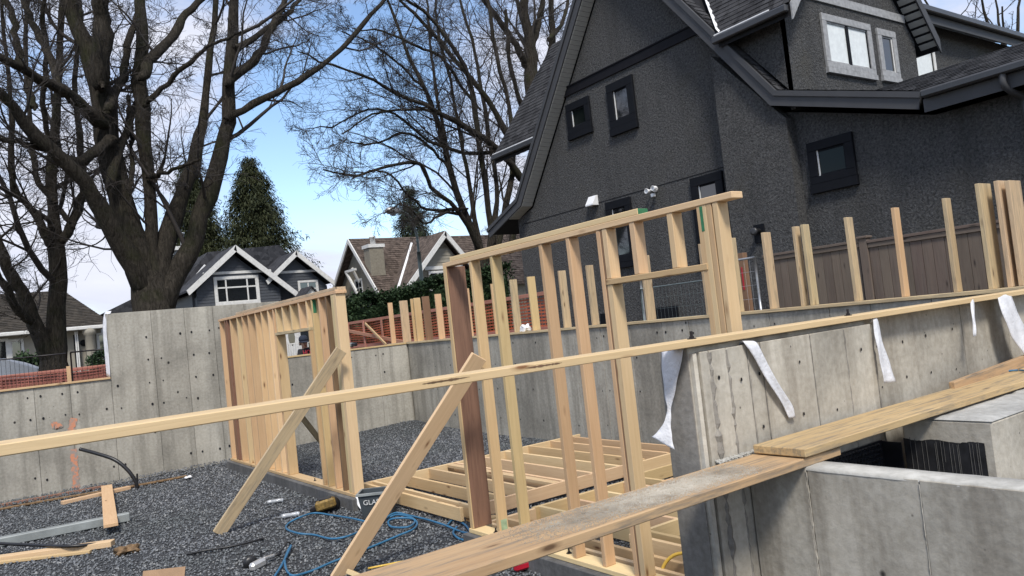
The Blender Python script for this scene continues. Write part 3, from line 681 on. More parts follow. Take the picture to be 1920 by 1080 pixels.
# ------------------------------------------------------------------ upright stubs on the right wall
ST = EYE+.713
stubs = [  # x0, x1 at the top (photo), brown?, note
 (1426, 1447, 'lumber_old', 'single'), (1585, 1605, 'lumber_old', 'mossy'), (1675, 1694, 'lumber', 'orange edged'), (1773, 1794, 'lumber_old', 'black stained'),
 (1485, 1502, 'lumber_old', 'pair'), (1502, 1521, 'lumber_old', 'pair'), (1366, 1379, 'lumber_old', ''), (1306, 1328, 'lumber_old', ''), (1203, 1223, 'lumber_old', ''), (1099, 1115, 'lumber_old', ''),
 (1046, 1062, 'lumber_old', ''), (987, 1003, 'lumber', ''), (953, 968, 'lumber_old', ''), (917, 929, 'lumber', ''), (872, 883, 'lumber', ''), (816.5, 829, 'lumber', ''),
 (792, 806, 'batten_brown', ''), (776, 789, 'lumber', ''), (770, 776, 'lumber', ''), (749, 764, 'lumber_old', ''), (727, 736, 'lumber', '')]
labels = ['weathered stub standing between the black dryer vent and the mossy pair', 'single stub in front of the board fence post', 'clean stub with an orange edge before the board fence',
 'black stained stub next to the wide boards at right', 'left stub of the touching pair before the fence', 'right stub of the touching pair before the fence', 'stub just right of the near stud wall end post',
 'stained stub showing behind the near end post and header', 'stub below the cripple studs in the window opening', 'stub between the fifth and sixth stud of the near wall',
 'stub between the two middle studs of the near wall', 'stub beside the white plastic bag on the wall', 'stub left of the white plastic bag on the wall', 'stub mostly hidden by the third upright of the near wall',
 'stub mostly hidden behind the brown end post', 'stub nearest left of the brown end post', 'brown stub in the cluster before the orange net', 'pale stub between the brown one and the thin one',
 'thin stub edge in the cluster before the orange net', 'wide stub second from left before the orange net', 'leftmost stub standing before the orange net']
for (a, b_, mt, _), lb in zip(stubs, labels):
    yv = P(a, 560, X=XW+.05).y if a < 900 else P(a, 420 if a > 1300 else 500, X=XW+.05).y
    s_ = ppm((XW, yv, 2)); wx = max(.05, ((b_-a)-.038*.58*s_)/(.815*s_)); wx = min(wx, .19)
    th = .038 if wx > .06 else .03
    tag(bboard('upright_stub', (XW+.03, yv-th, ZP+.001), (XW+.03+wx, yv, ST+random.uniform(-.006, .006)), mt, None, .003, .02), lb, 'timber stub', 'upright stubs on the right wall')
for (y0, y1, x0, z1, lb) in ((3.195, 3.157, XW+.02, ST+.075, 'widest upright board with nail holes at the right wall end'), (3.07, 3.03, XW+.10, ST+.075, 'middle upright board behind the widest one at right'), (2.99, 2.95, XW+.12, ST+.06, 'upright board cut off by the right photo edge')):
    tag(bboard('upright_board', (x0, y1, ZP+.001), (x0+.235, y0, z1), 'lumber_old', None, .003), lb, 'board', 'wide upright boards at right')
# ------------------------------------------------------------------ dark stucco house
E0 = EYE
def window(parent, ax, c, u0, u1, z0, z1, fr, sill=.09, mat='trim_black', out=-1, pane='glass', mull=(), sash='trim_white', depth=.05, name='window'):
    """framed window on the plane of axis ax at c; u0..u1, z0..z1 are the outer trim edges; children: pane, sill, sash, mullion"""
    def bx(nm, a, b_, za, zb, d0, d1, m_, par, ch=.003):
        lo = [0, 0, za]; hi = [0, 0, zb]; o_ = 1-ax; lo[o_], hi[o_] = a, b_; lo[ax], hi[ax] = sorted((c+out*d0, c+out*d1)); return box(nm, lo, hi, m_, par, ch)
    V = []; F = []
    for a, b_, za, zb in ((u0, u1, z1-fr, z1), (u0, u1, z0+sill, z0+sill+fr*.8), (u0, u0+fr, z0+sill+fr*.8+.0005, z1-fr-.0005), (u1-fr, u1, z0+sill+fr*.8+.0005, z1-fr-.0005)):
        h = ((b_-a)/2, depth/2, (zb-za)/2); v_, f_ = chbox(h[0], h[1], h[2], .006); k = len(V)
        for q in v_:
            p = [0, 0, (za+zb)/2+q[2]]; p[1-ax] = (a+b_)/2+q[0]; p[ax] = c+out*depth/2+q[1]; V.append(p)
        F += [[i+k for i in q] for q in f_]
    wn = mesh(name, V, F, mat, parent)
    bm = bmesh.new(); bm.from_mesh(wn.data); bmesh.ops.recalc_face_normals(bm, faces=bm.faces); bm.to_mesh(wn.data); bm.free()
    bx('sill', u0-.01, u1+.01, z0, z0+sill-.004, 0, depth+.015, mat, wn)
    i0, i1, j0, j1 = u0+fr, u1-fr, z0+sill+fr*.8, z1-fr
    bx('pane', i0+.01, i1-.01, j0+.01, j1-.01, .004, .010, pane, wn, .0006)
    s_ = .028
    if sash:
        bx('sash', i0, i0+s_, j0, j1, .011, .026, mat if ax == 1 else mat, wn); bx('sash', i1-s_, i1, j0, j1, .011, .026, sash, wn)
        bx('sash', i0+s_, i1-s_, j0, j0+s_, .011, .026, mat, wn); bx('sash', i0+s_, i1-s_, j1-s_, j1, .011, .026, mat, wn)
    for k in mull:
        if k[0] == 'v': bx('mullion', k[1]-k[2]/2, k[1]+k[2]/2, j0, j1, .012, .03, k[3], wn)
        else: bx('mullion', i0, i1, k[1]-k[2]/2, k[1]+k[2]/2, .0125, .0305, k[3], wn)
    return wn
def shingled(name, A, B, C, D, ncourse, mat, parent, lift=.014, tab=.24):
    """courses from the eave A-B up to the top C-D (C above A, D above B), each course a row of tabs with open joints"""
    A, B, C, D = [np.array(tuple(p), float) for p in (A, B, C, D)]
    nrm = np.cross(B-A, C-A); nrm /= np.linalg.norm(nrm)
    if nrm[2] < 0: nrm = -nrm
    V = []; F = []
    for i in range(ncourse):
        t0, t1 = i/ncourse, (i+1.15)/ncourse; t1 = min(t1, 1)
        l0, r0, l1, r1 = A+(C-A)*t0, B+(D-B)*t0, A+(C-A)*t1, B+(D-B)*t1
        m_ = max(1, int(np.linalg.norm(r0-l0)/tab)); s = 0; cuts = [0.]
        off = random.random()
        for k in range(m_): cuts.append(min(1, max(0, (k+off+random.uniform(-.12, .12))/m_)))
        cuts.append(1.); cuts = sorted(cuts)
        for a, b_ in zip(cuts[:-1], cuts[1:]):
            if b_-a < .002: continue
            g = .006/max(.3, np.linalg.norm(r0-l0)); a2, b2 = a+g, b_-g; h = lift*random.uniform(.8, 1.25)
            p = [l0+(r0-l0)*a2, l0+(r0-l0)*b2, l1+(r1-l1)*b2, l1+(r1-l1)*a2]; k = len(V)
            V += [p[0]+nrm*h, p[1]+nrm*h, p[2]+nrm*.002, p[3]+nrm*.002, p[0], p[1]]
            F += [(k, k+1, k+2, k+3), (k+4, k+5, k+1, k)]
    V += [A, B, D, C]; k = len(V)-4; F.append((k, k+1, k+2, k+3))
    return mesh(name, V, F, mat, parent)
def offs(pl, d):
    """offset an open polyline (2D) to its right-hand side by d"""
    res = []
    for i, p in enumerate(pl):
        p = Vector(p); ns_ = []
        if i > 0: e = (p-Vector(pl[i-1])).normalized(); ns_.append(Vector((e.y, -e.x)))
        if i < len(pl)-1: e = (Vector(pl[i+1])-p).normalized(); ns_.append(Vector((e.y, -e.x)))
        if len(ns_) == 2:
            m_ = (ns_[0]+ns_[1]).normalized(); res.append(tuple(p+m_*(d/max(.3, m_.dot(ns_[0])))))
        else: res.append(tuple(p+ns_[0]*d))
    return res
XH, XF = 11.5, 11.15
hs = thing('dark_house', 'tall dark grey stucco house with steep gable and dormers on the right', 'house', (15, 9, GR))
rdg = (11.24, E0+8.10); kL, eL = (15.12, E0+3.0), (16.52, E0+2.47); kR, eR = (7.574, E0+3.345), (5.271, E0+2.607)
top = [eL, kL, rdg, kR, eR]                     # running towards -Y: offs() with a negative distance goes inwards (down)
def low(d):
    a = offs(top, d); return a if a[2][1] < rdg[1] else offs(top, -d)
wallp = [(15.6, GR), (15.6, E0+2.55), (14.92, E0+2.74), (11.24, E0+7.60), (7.77, E0+3.06), (5.3, E0+2.30), (-3.5, E0+2.30), (-3.5, GR)]
prism('stucco_wall', wallp, 0, XH, 19, 'stucco', hs)
prism('chimney_breast', [(7.53, GR), (8.9, GR), (8.9, E0+4.40), (7.53, E0+2.86)], 0, 11.26, XH-.002, 'stucco', hs)
i1, i2 = low(.05), low(.17)
prism('roof_deck', [tuple(p) for p in i1] + [tuple(p) for p in i2[::-1]], 0, XF+.04, 19, 'trim_dark', hs)
b1, b2 = low(.09), low(.25)
for nm, a, b_, x0, x1 in (('rake_board', low(-.005), b1, XF-.03, XF+.035), ('rake_board', low(.0905), b2, XF, XF+.035)):
    for k in range(4):
        q = [a[k], a[k+1], b_[k+1], b_[k]]
        prism(nm, q, 0, x0, x1, 'fascia', hs)
# soffit boards under the left overhang, laid across it
s1 = low(.255); tot = 0
for k in (0, 1):
    p, q = Vector(s1[k]), Vector(s1[k+1]); d = (q-p); ln_ = d.length; e = d/ln_; nb = int(ln_/.104)
    for i in range(nb):
        c_ = p+e*((i+.5)*ln_/nb)
        if c_.x < 11.5 or (k == 0 and c_.x > 15.55): continue
        board('soffit_board', (XF+.036, c_.x, c_.y), (XH-.002, c_.x, c_.y), ln_/nb*.93, .014, (0, e.x, e.y), 'soffit', hs, .002)
box('trim_band', (XH-.035, 9.1, E0+4.985), (XH-.001, 13.35, E0+5.17), 'trim_purple', hs, .004); box('trim_band', (XH-.055, 9.0, E0+5.172), (XH-.001, 13.3, E0+5.20), 'trim_purple', hs, .003)
box('joint_line', (XH-.006, 8.92, E0+2.405), (XH-.001, 15.4, E0+2.42), 'trim_dark', hs)
window(hs, 0, XH, 12.45, 13.25, E0+3.97, E0+4.785, .17, .13, depth=.06, pane='glass_dark')
window(hs, 0, XH, 11.08, 11.87, E0+3.70, E0+4.81, .185, .16, depth=.06)
window(hs, 0, XH, 11.545, 12.31, E0+.9, E0+2.355, .17, .12, depth=.06)
window(hs, 0, XH, 9.12, 9.885, E0+.7, E0+2.36, .17, .12, depth=.06, )
window(hs, 0, XH, 6.55, 7.35, E0+1.555, E0+2.395, .15, .15, depth=.06, pane='glass_dark')
for y0, y1 in ((8.9, 9.6), (10.6, 11.4), (12.2, 12.9)): box('basement_window', (XH-.03, y0, E0-.75), (XH-.002, y1, E0-.02), 'trim_black', hs, .004)
# white vent hood, twin floodlight, dryer vent
yv0, yv1 = 12.56, 12.81
mesh('vent_hood', [(XH, yv0, E0+2.59), (XH, yv1, E0+2.59), (XH, yv1, E0+2.39), (XH, yv0, E0+2.39), (XH-.05, yv0, E0+2.585), (XH-.05, yv1, E0+2.585), (XH-.17, yv1, E0+2.40), (XH-.17, yv0, E0+2.40), (XH-.17, yv1, E0+2.37), (XH-.17, yv0, E0+2.37), (XH, yv1, E0+2.37), (XH, yv0, E0+2.37)],
     [(0, 1, 5, 4), (4, 5, 6, 7), (7, 6, 8, 9), (9, 8, 10, 11), (0, 4, 7, 9, 11), (1, 10, 8, 6, 5)], 'metal_white', hs)
fl = lathe('floodlight', [(.065, 0), (.065, -.03), (.03, -.05)], (XH, 10.83, E0+2.36), 'metal_white', hs, 14, 'X')
for dy, dz in ((.10, -.02), (-.08, .0)):
    lathe('lamp_head', [(.018, .02), (.035, -.02), (.055, -.09), (.05, -.095), (.04, -.05)], (XH-.08, 10.83+dy, E0+2.36+dz), 'metal_white', fl, 14, 'X')
    cable('lamp_arm', [(XH-.03, 10.83, E0+2.36), (XH-.06, 10.83+dy*.6, E0+2.37), (XH-.085, 10.83+dy, E0+2.36+dz)], .014, 'metal_white', fl, 8)
box('sensor', (XH-.12, 10.80, E0+2.20), (XH-.04, 10.88, E0+2.27), 'metal_white', fl, .01)
dv = box('vent_box', (11.235, 8.20, E0+.90), (11.259, 8.42, E0+1.22), 'trim_black', hs, .004)
lathe('vent_pipe', [(.05, 0), (.05, -.10), (.065, -.10), (.065, -.16), (.03, -.16)], (11.235, 8.31, E0+1.10), 'gutter', dv, 14, 'X')
# right slope shingles between the rake and the dormer, low slope below
shingled('shingle_courses', (XF+.04, kR[0], kR[1]+.008), (11.5, kR[0], kR[1]+.008), (XF+.04, rdg[0]-.1, rdg[1]-.12), (11.5, rdg[0]-.1, rdg[1]-.12), 40, 'shingle_dark', hs)
shingled('shingle_courses', (XF+.04, eR[0], eR[1]+.006), (15.6, eR[0], eR[1]+.006), (XF+.04, kR[0], kR[1]+.006), (15.6, kR[0], kR[1]+.006), 16, 'shingle_dark', hs)
# cross dormers, one to each side
def dormer(ys, yface, yover, xe0, ze, xr, zr, xe1, slope0, y0):
    """cross gable: front wall at yface, eaves at yover, running back until it meets the main slope z = slope0[1] + slope0[0]*|Y - y0|"""
    def ym(z): return y0 + ys*-1*(z-slope0[1])/slope0[0]        # where the main slope reaches height z
    d = prism('dormer', [(xe0+.30, E0+3.0 if ys < 0 else ze-.6), (xe1-.30, E0+3.0 if ys < 0 else ze-.6), (xe1-.30, ze+.05), (xr, zr-.55), (xe0+.30, ze+.05)], 1, yface, yface-ys*.09, 'stucco', hs)
    nz = (xr-xe0)/math.hypot(xr-xe0, zr-ze); th = .12
    for x0_, x1_ in ((xe0, xr), (xe1, xr)):
        V = [(x0_, yover, ze), (x1_, yover, zr), (x1_, ym(zr), zr), (x0_, ym(ze), ze)]; V += [(x, y, z-th/nz) for x, y, z in V]
        o_ = mesh('dormer_deck', V, [(0, 1, 2, 3), (7, 6, 5, 4), (0, 4, 5, 1), (1, 5, 6, 2), (2, 6, 7, 3), (3, 7, 4, 0)], 'trim_dark', d)
        bm = bmesh.new(); bm.from_mesh(o_.data); bmesh.ops.recalc_face_normals(bm, faces=bm.faces); bm.to_mesh(o_.data); bm.free()
        c0 = [(x0_, ze+.015), (x1_, zr+.015), (x1_, zr-.26), (x0_+(.0), ze-.26)]
        prism('barge_board', c0, 1, yover-.03 if ys < 0 else yover+.001, yover-.001 if ys < 0 else yover+.03, 'fascia' if x0_ > xr or ys > 0 else 'trim_grey', d)
    return d
ZE = E0+4.60
dr = dormer(-1, 7.4, 7.08, 11.08, ZE, 13.5, E0+7.72, 15.92, (1.297, kR[1]), kR[0])
yA, yB = 7.574+(ZE-kR[1])/1.297, 7.574+(E0+7.72-kR[1])/1.297
prism('side_wall', [(7.401, E0+3.25), (7.401, ZE-.02), (yA-.03, ZE-.02)], 0, 11.38, 11.47, 'stucco', dr)
shingled('shingle_courses', (11.06, 7.08, ZE+.02), (11.06, yA, ZE+.02), (13.5, 7.08, E0+7.75), (13.5, yB, E0+7.75), 30, 'shingle_dark', dr)
box('gutter', (10.97, 7.10, ZE-.13), (11.075, 8.62, ZE-.005), 'gutter', dr, .02)
box('eave_flashing', (11.035, 7.45, ZE+.022), (11.065, 8.60, ZE+.045), 'metal_white', dr, .004)
box('trim_band', (11.9, 7.37, E0+4.97), (15.3, 7.398, E0+5.13), 'trim_grey', dr, .004)
window(hs, 1, 7.4, 12.40, 13.97, E0+3.70, E0+4.76, .13, .10, 'trim_grey', -1, 'curtain', (('v', 13.18, .09, 'trim_black'),), 'trim_black')
window(hs, 1, 7.4, 14.19, 14.84, E0+3.72, E0+4.73, .13, .10, 'trim_grey', -1, 'glass', (), 'trim_white')
for i in range(11):                                     # slatted soffit of the right barge
    t = (i+.5)/11; x = 15.86-t*1.15; z = ZE-.13+t*1.15*1.29
    board('soffit_board', (x, 7.09, z), (x, 7.398, z), .125*.95, .012, (1, 0, -1.29), 'soffit', dr, .002)
# valley flashing, bent out of white metal, with an uneven edge
V = []; k = 26
for i in range(k):
    x = 11.10+i*.045; z = ZE+1.29*(x-11.06)+.05; y = 7.574+(z-.05-kR[1])/1.297; wv = .10+.014*math.sin(i*1.7)+rng.normal(0, .006)
    V += [(x-.02, y-wv, z-.06), (x-.02, y-wv*.1, z+.05), (x+.05, y+wv*.3, z+.12)]
mesh('valley_flashing', V, [q for i in range(k-1) for q in ((3*i, 3*i+1, 3*i+4, 3*i+3), (3*i+1, 3*i+2, 3*i+5, 3*i+4))], 'metal_white', dr)
dl = dormer(1, 15.1, 16.22, 11.43, E0+4.33, 13.8, E0+7.55, 16.2, (1.316, kL[1]), kL[0])
yA, yB = 15.12-(4.33-3.0)/1.316, 15.12-(7.55-3.0)/1.316
shingled('shingle_courses', (11.41, 16.22, E0+4.35), (11.41, yA, E0+4.35), (13.8, 16.22, E0+7.58), (13.8, yB, E0+7.58), 30, 'shingle_dark', dl)
box('eave_flashing', (11.37, 14.2, E0+4.352), (11.415, 16.22, E0+4.385), 'metal_white', dl, .004); box('gutter', (11.31, 14.2, E0+4.21), (11.412, 16.24, E0+4.349), 'gutter', dl, .02)
# wing behind the dormer with its own eave and window
wg = box('side_wing', (16.0, 8.5, E0+2.5), (25, 12, E0+5.85), 'stucco', hs)
prism('wing_roof', [(8.15, E0+5.86), (8.15, E0+5.96), (12, E0+8.0), (12, E0+7.9)], 0, 16.3, 25.3, 'shingle_dark', wg); box('gutter', (16.3, 8.02, E0+5.86), (25.3, 8.14, E0+6.0), 'gutter', wg, .02)
box('fascia_board', (16.3, 8.141, E0+5.66), (25.3, 8.17, E0+5.855), 'fascia', wg)
window(hs, 1, 8.5, 17.75, 18.75, E0+4.3, E0+5.35, .10, .08, 'trim_white', -1, 'curtain', (), 'trim_black')
# low rear wing: roof falling towards the building site
rwg = prism('rear_wing', [(XF+.02, E0+2.45), (XF+.02, E0+2.595), (12.71, E0+3.215), (19, E0+3.215), (19, E0+2.45)], 1, -3.8, 5.26, 'trim_dark', hs)
shingled('shingle_courses', (XF, 5.30, E0+2.605), (XF, -3.8, E0+2.605), (12.71, 6.95, E0+3.225), (12.71, -3.8, E0+3.225), 12, 'shingle_dark', rwg)
box('gutter', (XF-.12, -3.8, E0+2.49), (XF-.005, 5.25, E0+2.60), 'gutter', rwg, .025); box('fascia_board', (XF, -3.8, E0+2.30), (XF+.019, 5.27, E0+2.485), 'fascia', rwg)
ys_ = P(1885, 150, X=XF).y
cable('downspout', [(XF-.06, ys_, E0+2.50), (XF-.06, ys_, E0+2.36), (XF+.06, ys_-.03, E0+2.27), (XH-.06, ys_-.07, E0+2.19), (XH-.05, ys_-.08, E0+2.0), (XH-.05, ys_-.08, E0+1.0), (XH-.05, ys_-.08, GR+.1)], .045, 'fascia', rwg)

# ------------------------------------------------------------------ board fence between the sites
fx = 9.8
bf = thing('board_fence', 'weathered brown board fence with cap rail in front of the dark house', 'fence', (fx, 5, GR))
yb = P(1432, 487, X=fx).y; yp = P(1618, 445, X=fx).y
def fence_run(y_hi, y_lo, zt, par):
    y = y_hi
    while y > y_lo+.03:
        w_ = random.uniform(.125, .15); y2 = max(y-w_, y_lo)
        bboard('fence_board', (fx, y2+.003, GR+.02), (fx+.018, y-.002, zt-random.uniform(0, .006)), 'fence_wood', par, .002, .006); y = y2
    bboard('cap_rail', (fx-.035, y_lo, zt+.002), (fx+.06, y_hi, zt+.038), 'fence_wood', par); bboard('rail', (fx-.022, y_lo, zt-.06), (fx-.001, y_hi, zt-.005), 'fence_wood', par)
fence_run(yb, yp+.06, E0+.555, bf); fence_run(yp-.06, 1.2, E0+.53, bf)
ps = bboard('post', (fx-.03, yp-.055, GR), (fx+.08, yp+.055, E0+.60), 'fence_wood', bf); box('post_cap', (fx-.05, yp-.075, E0+.602), (fx+.10, yp+.075, E0+.635), 'fence_wood', bf, .01)
bp = tag(bboard('brown_post', (8.9, 6.90, GR), (9.0, 6.99, E0+.62), 'batten_brown'), 'slim brown post beside the wire panel and weathered stub', 'post')
box('red_ribbon', (8.892, 6.93, E0+.1), (8.899, 6.95, E0+.42), 'tool_red', None); rb = bpy.data.objects['red_ribbon']; rb.parent = bp
rb.data.transform((Matrix.Translation(bp.location) @ bp.rotation_euler.to_matrix().to_4x4()).inverted())

# wire panels
def wire_panel(label, a, b_, z0, z1, mat='galv', frame=.018, sp=.075, vs=None, group='wire fence panels', wr=.0022):
    a = Vector(a); b_ = Vector(b_); L_ = (b_-a).length
    t = thing('wire_panel', label, 'fence panel', (a.x, a.y, z0), group)
    fr = [(a.x, a.y, z0), (a.x, a.y, z1), (b_.x, b_.y, z1), (b_.x, b_.y, z0), (a.x, a.y, z0)]
    for p, q in zip(fr[:-1], fr[1:]): cable('frame_tube', [p, tuple((Vector(p)+Vector(q))/2), q], frame, mat, t, 4)
    PP = []
    n_ = int(L_/sp)
    for i in range(1, n_): c_ = a.lerp(b_, i/n_); PP.append(((c_.x, c_.y, z0), (c_.x, c_.y, (z0+z1)/2), (c_.x, c_.y, z1)))
    vs = vs or sp*2; m_ = int((z1-z0)/vs)
    for i in range(1, m_): z = z0+(z1-z0)*i/m_; PP.append(((a.x, a.y, z), ((a.x+b_.x)/2, (a.y+b_.y)/2, z), (b_.x, b_.y, z)))
    PP = np.array(PP); V, Q = tubes(PP, np.full(PP.shape[:2], wr), 4); mesh('wires', V, Q.tolist(), mat, t)
    return t
wire_panel('wire fence panel beside the slim brown post right of the near stud wall', (8.6, 6.48, 0), (8.6, 6.84, 0), E0-.22, E0+.51)
wire_panel('wire fence panel seen through the window opening of the near stud wall', (8.6, 7.0, 0), (8.6, 8.66, 0), E0-.20, E0+.30, 'lamp_steel', .012, wr=.0016)
tag(cable('pole', [(8.62, 8.66, GR), (8.62, 8.66, E0), (8.62, 8.66, E0+.5)], .02, 'galv', None, 6), 'thin metal pole behind the stud wall opening', 'pole')

# ------------------------------------------------------------------ netting fences
def net(parent, a, b_, z0, z1, cw, ch, sw, mat, wob=.01):
    """plastic safety netting: flat vertical and horizontal strands"""
    a = Vector(a); b_ = Vector(b_); L_ = (b_-a).length; e = (b_-a)/L_; nrm = Vector((-e.y, e.x, 0)); V = []; F = []
    nx = int(L_/cw); nz = int((z1-z0)/ch)
    def pt(u, z): return a+e*u+nrm*(wob*math.sin(u*4.1+z*3)+wob*.6*math.sin(u*9.3-z*7)) + Vector((0, 0, z+wob*1.6*math.sin(u*2.3+1)))
    for j in range(nz+1):
        z = z0+(z1-z0)*j/nz; m_ = max(3, int(L_/.22))
        for i in range(m_):
            u0, u1 = L_*i/m_, L_*(i+1)/m_; k = len(V); V += [pt(u0, z-sw*.8), pt(u1, z-sw*.8), pt(u1, z+sw*.8), pt(u0, z+sw*.8)]; F.append((k, k+1, k+2, k+3))
    for i in range(nx+1):
        u = L_*i/nx
        for j in range(6):
            za, zb = z0+(z1-z0)*j/6, z0+(z1-z0)*(j+1)/6; k = len(V); V += [pt(u-sw/2, za)+nrm*.002, pt(u+sw/2, za)+nrm*.002, pt(u+sw/2, zb)+nrm*.002, pt(u-sw/2, zb)+nrm*.002]; F.append((k, k+1, k+2, k+3))
    return mesh('netting', [tuple(v) for v in V], F, mat, parent)
ox = 8.6
on = thing('net_fence', 'orange netting fence on a timber frame behind the far right corner', 'fence', (ox, 16, GR))
net(on, (ox+.03, 20.4, 0), (ox+.03, 11.0, 0), GR+.1, E0+.44, .10, .062, .020, 'net_orange')
bboard('top_rail', (ox-.02, 10.9, E0+.43), (ox+.02, 20.5, E0+.50), 'pink_wood', on); bboard('bottom_rail', (ox-.02, 10.9, E0-.22), (ox+.02, 20.5, E0-.14), 'pink_wood', on)
for y in (20.0, 19.0, 17.9, 15.9, 14.2, 12.4): bboard('post', (ox-.045, y-.045, GR), (ox-.021, y+.045, E0+.47), 'pink_wood', on)
board('diagonal_brace', (ox-.07, 20.2, E0+.30), (ox-.07, 16.6, E0-.20), .085, .035, (0, 0, 1), 'pink_wood', on); board('diagonal_brace', (ox-.02, 18.9, E0+.40), (ox-.3, 17.2, E0-.2), .06, .035, (0, 0, 1), 'lumber', on)
# left: netting and dark metal panels beyond the low wall
ln2 = thing('net_fence', 'low red orange netting fence behind the low left wall', 'fence', (1, 15.9, GR))
net(ln2, (-3, 15.95, 0), (2.05, 15.95, 0), GR+.1, E0+.02, .055, .05, .012, 'net_dark', .008)
bboard('top_rail', (-3, 15.97, E0-.015), (2.05, 16.01, E0+.05), 'pink_wood', ln2); bboard('board', (-3, 16.05, E0-.55), (2.05, 16.08, E0-.03), 'pink_wood', ln2)
for x in (-2, -.8, .4, 1.32, 2.0): bboard('post', (x-.03, 15.97, GR), (x+.03, 16.01, E0-.02), 'pink_wood', ln2)
YF_ = 15.2
a = P(-60, 680, Y=YF_); b_ = P(124, 663, Y=YF_)
wire_panel('long dark metal fence panel left of the double posts', (a.x, YF_, 0), (b_.x, YF_, 0), GR+.2, E0+.305, 'black_metal', .011, .06, .35, 'dark metal fence panels', .0025)
a = P(132, 660, Y=YF_); b_ = P(200, 657, Y=YF_)
wire_panel('short dark metal fence panel against the tall left wall', (a.x, YF_, 0), (b_.x, YF_, 0), GR+.2, E0+.315, 'black_metal', .013, .07, .35, 'dark metal fence panels', .0025)
tag(bboard('stake', P(129, 700, Y=15.1)-Vector((.03, .02, .9)), P(129, 700, Y=15.1)+Vector((.03, .02, .12)), 'lumber'), 'wooden stake between the two dark fence panels', 'stake')

# ------------------------------------------------------------------ houses across the street
def gable(name, pts, y0, y1, mat, parent): return prism(name, pts, 1, y0, y1, mat, parent)
def lap(parent, x0f, x1f, z0, z1, y, step, mat, proud=.03):
    """lapped siding on a wall facing -Y; x0f, x1f give the ends at height z"""
    V = []; F = []; n_ = int((z1-z0)/step)
    for i in range(n_):
        za, zb = z0+i*step, z0+(i+1)*step; k = len(V)
        V += [(x0f(za), y-proud, za), (x1f(za), y-proud, za), (x1f(zb), y-.004, zb), (x0f(zb), y-.004, zb), (x0f(za), y, za), (x1f(za), y, za)]; F += [(k, k+1, k+2, k+3), (k+4, k+5, k+1, k)]
    return mesh('siding', V, F, mat, parent)
def raking(name, a, apex, b_, y0, y1, w_, mat, parent):
    """two barge boards from a to apex to b_, in XZ"""
    for p, q in ((a, apex), (apex, b_)):
        d = Vector((q[0]-p[0], q[1]-p[1])).normalized(); nn = Vector((d.y, -d.x)); nn = nn if nn.y < 0 else -nn
        prism(name, [p, q, (q[0]+nn.x*w_*.2, q[1]-w_*1.15), (p[0]+nn.x*w_*.6, p[1]-w_*.9)], 1, y0, y1, mat, parent)
HY = 44.
def H(x, y, Y=HY): p = P(x, y, Y=Y); return (p.x, p.z)
# grey gabled house
gh = thing('grey_house', 'dark grey house with two white trimmed front gables behind the big tree', 'house', (14, HY+4, GR))
A0, A1, A2 = H(346, 550), H(437, 465), H(553, 552); B0, B1, B2 = H(505, 520), H(553, 474), H(624, 530)
zE = A0[1]
box('house_wall', (10.2, HY+.6, GR), (18.0, HY+9, zE), 'siding_grey', gh)
mx_ = A1[0]
gable('gable_wall', [(10.3, GR), (14.9, GR), (14.9, zE-.3), (mx_, A1[1]-.35), (10.3, zE-.3)], HY, HY+6, 'siding_grey', gh)
gable('gable_wall', [(14.91, GR), (17.8, GR), (17.8, B2[1]-.05), (B1[0], B1[1]-.3), (14.91, B1[1]-1.1)], HY+.25, HY+6, 'siding_grey', gh)
sl_ = (A1[1]-zE)/(mx_-A0[0])
lap(gh, lambda z: max(10.3, mx_-(A1[1]-.4-z)/sl_), lambda z: min(14.9, mx_+(A1[1]-.4-z)/sl_), zE-1.8, A1[1]-.6, HY, .17, 'siding_grey')
lap(gh, lambda z: max(14.95, B1[0]-(B1[1]-.4-z)/.9), lambda z: min(17.8, B1[0]+(B1[1]-.4-z)/.9), zE-1.8, B1[1]-.6, HY+.25, .17, 'siding_grey')
def roof2(a, ap, b_, y0, y1, mat, par, th=.12):
    for p, q in ((a, ap), (ap, b_)): prism('roof_slope', [p, q, (q[0], q[1]+th), (p[0], p[1]+th)], 1, y0, y1, mat, par)
roof2(A0, A1, A2, HY-.45, HY+7, 'shingle_grey', gh); roof2(B0, B1, B2, HY-.2, HY+7, 'shingle_grey', gh)
raking('barge_board', (A0[0], A0[1]+.10), (A1[0], A1[1]+.10), (A2[0], A2[1]+.10), HY-.55, HY-.452, .30, 'trim_white', gh)
raking('barge_board', (B0[0]-.3, B0[1]-.2), (B1[0], B1[1]+.10), (B2[0], B2[1]+.10), HY-.3, HY-.202, .26, 'trim_white', gh)
prism('main_roof', [(9.6, zE), (11.9, zE+2.6), (16.2, zE+2.9), (18.4, zE)], 1, HY+3.2, HY+8, 'shingle_grey', gh)
t0 = H(395, 515)[1]; box('trim_band', (mx_-1.75, HY-.06, t0-.02), (mx_+2.0, HY-.005, t0+.13), 'trim_white', gh)
t1 = H(560, 510)[1]; box('trim_band', (B1[0]-1.05, HY+.19, t1-.02), (B1[0]+1.35, HY+.245, t1+.12), 'trim_white', gh)
a, b_ = H(399, 520), H(488, 566); window(gh, 1, HY-.032, a[0], b_[0], b_[1]-.1, a[1], .16, .10, 'trim_white', -1, 'glass', (('v', a[0]+.65, .08, 'trim_white'), ('v', b_[0]-.65, .08, 'trim_white'), ('h', a[1]-.62, .08, 'trim_white')), 'trim_white')
a, b_ = H(560, 526), H(601, 555); window(gh, 1, HY+.218, a[0], b_[0], b_[1]-.2, a[1], .12, .08, 'trim_white', -1, 'glass', (('v', (a[0]+b_[0])/2, .07, 'trim_white'), ('h', (a[1]+b_[1])/2, .06, 'trim_white')), 'trim_white')
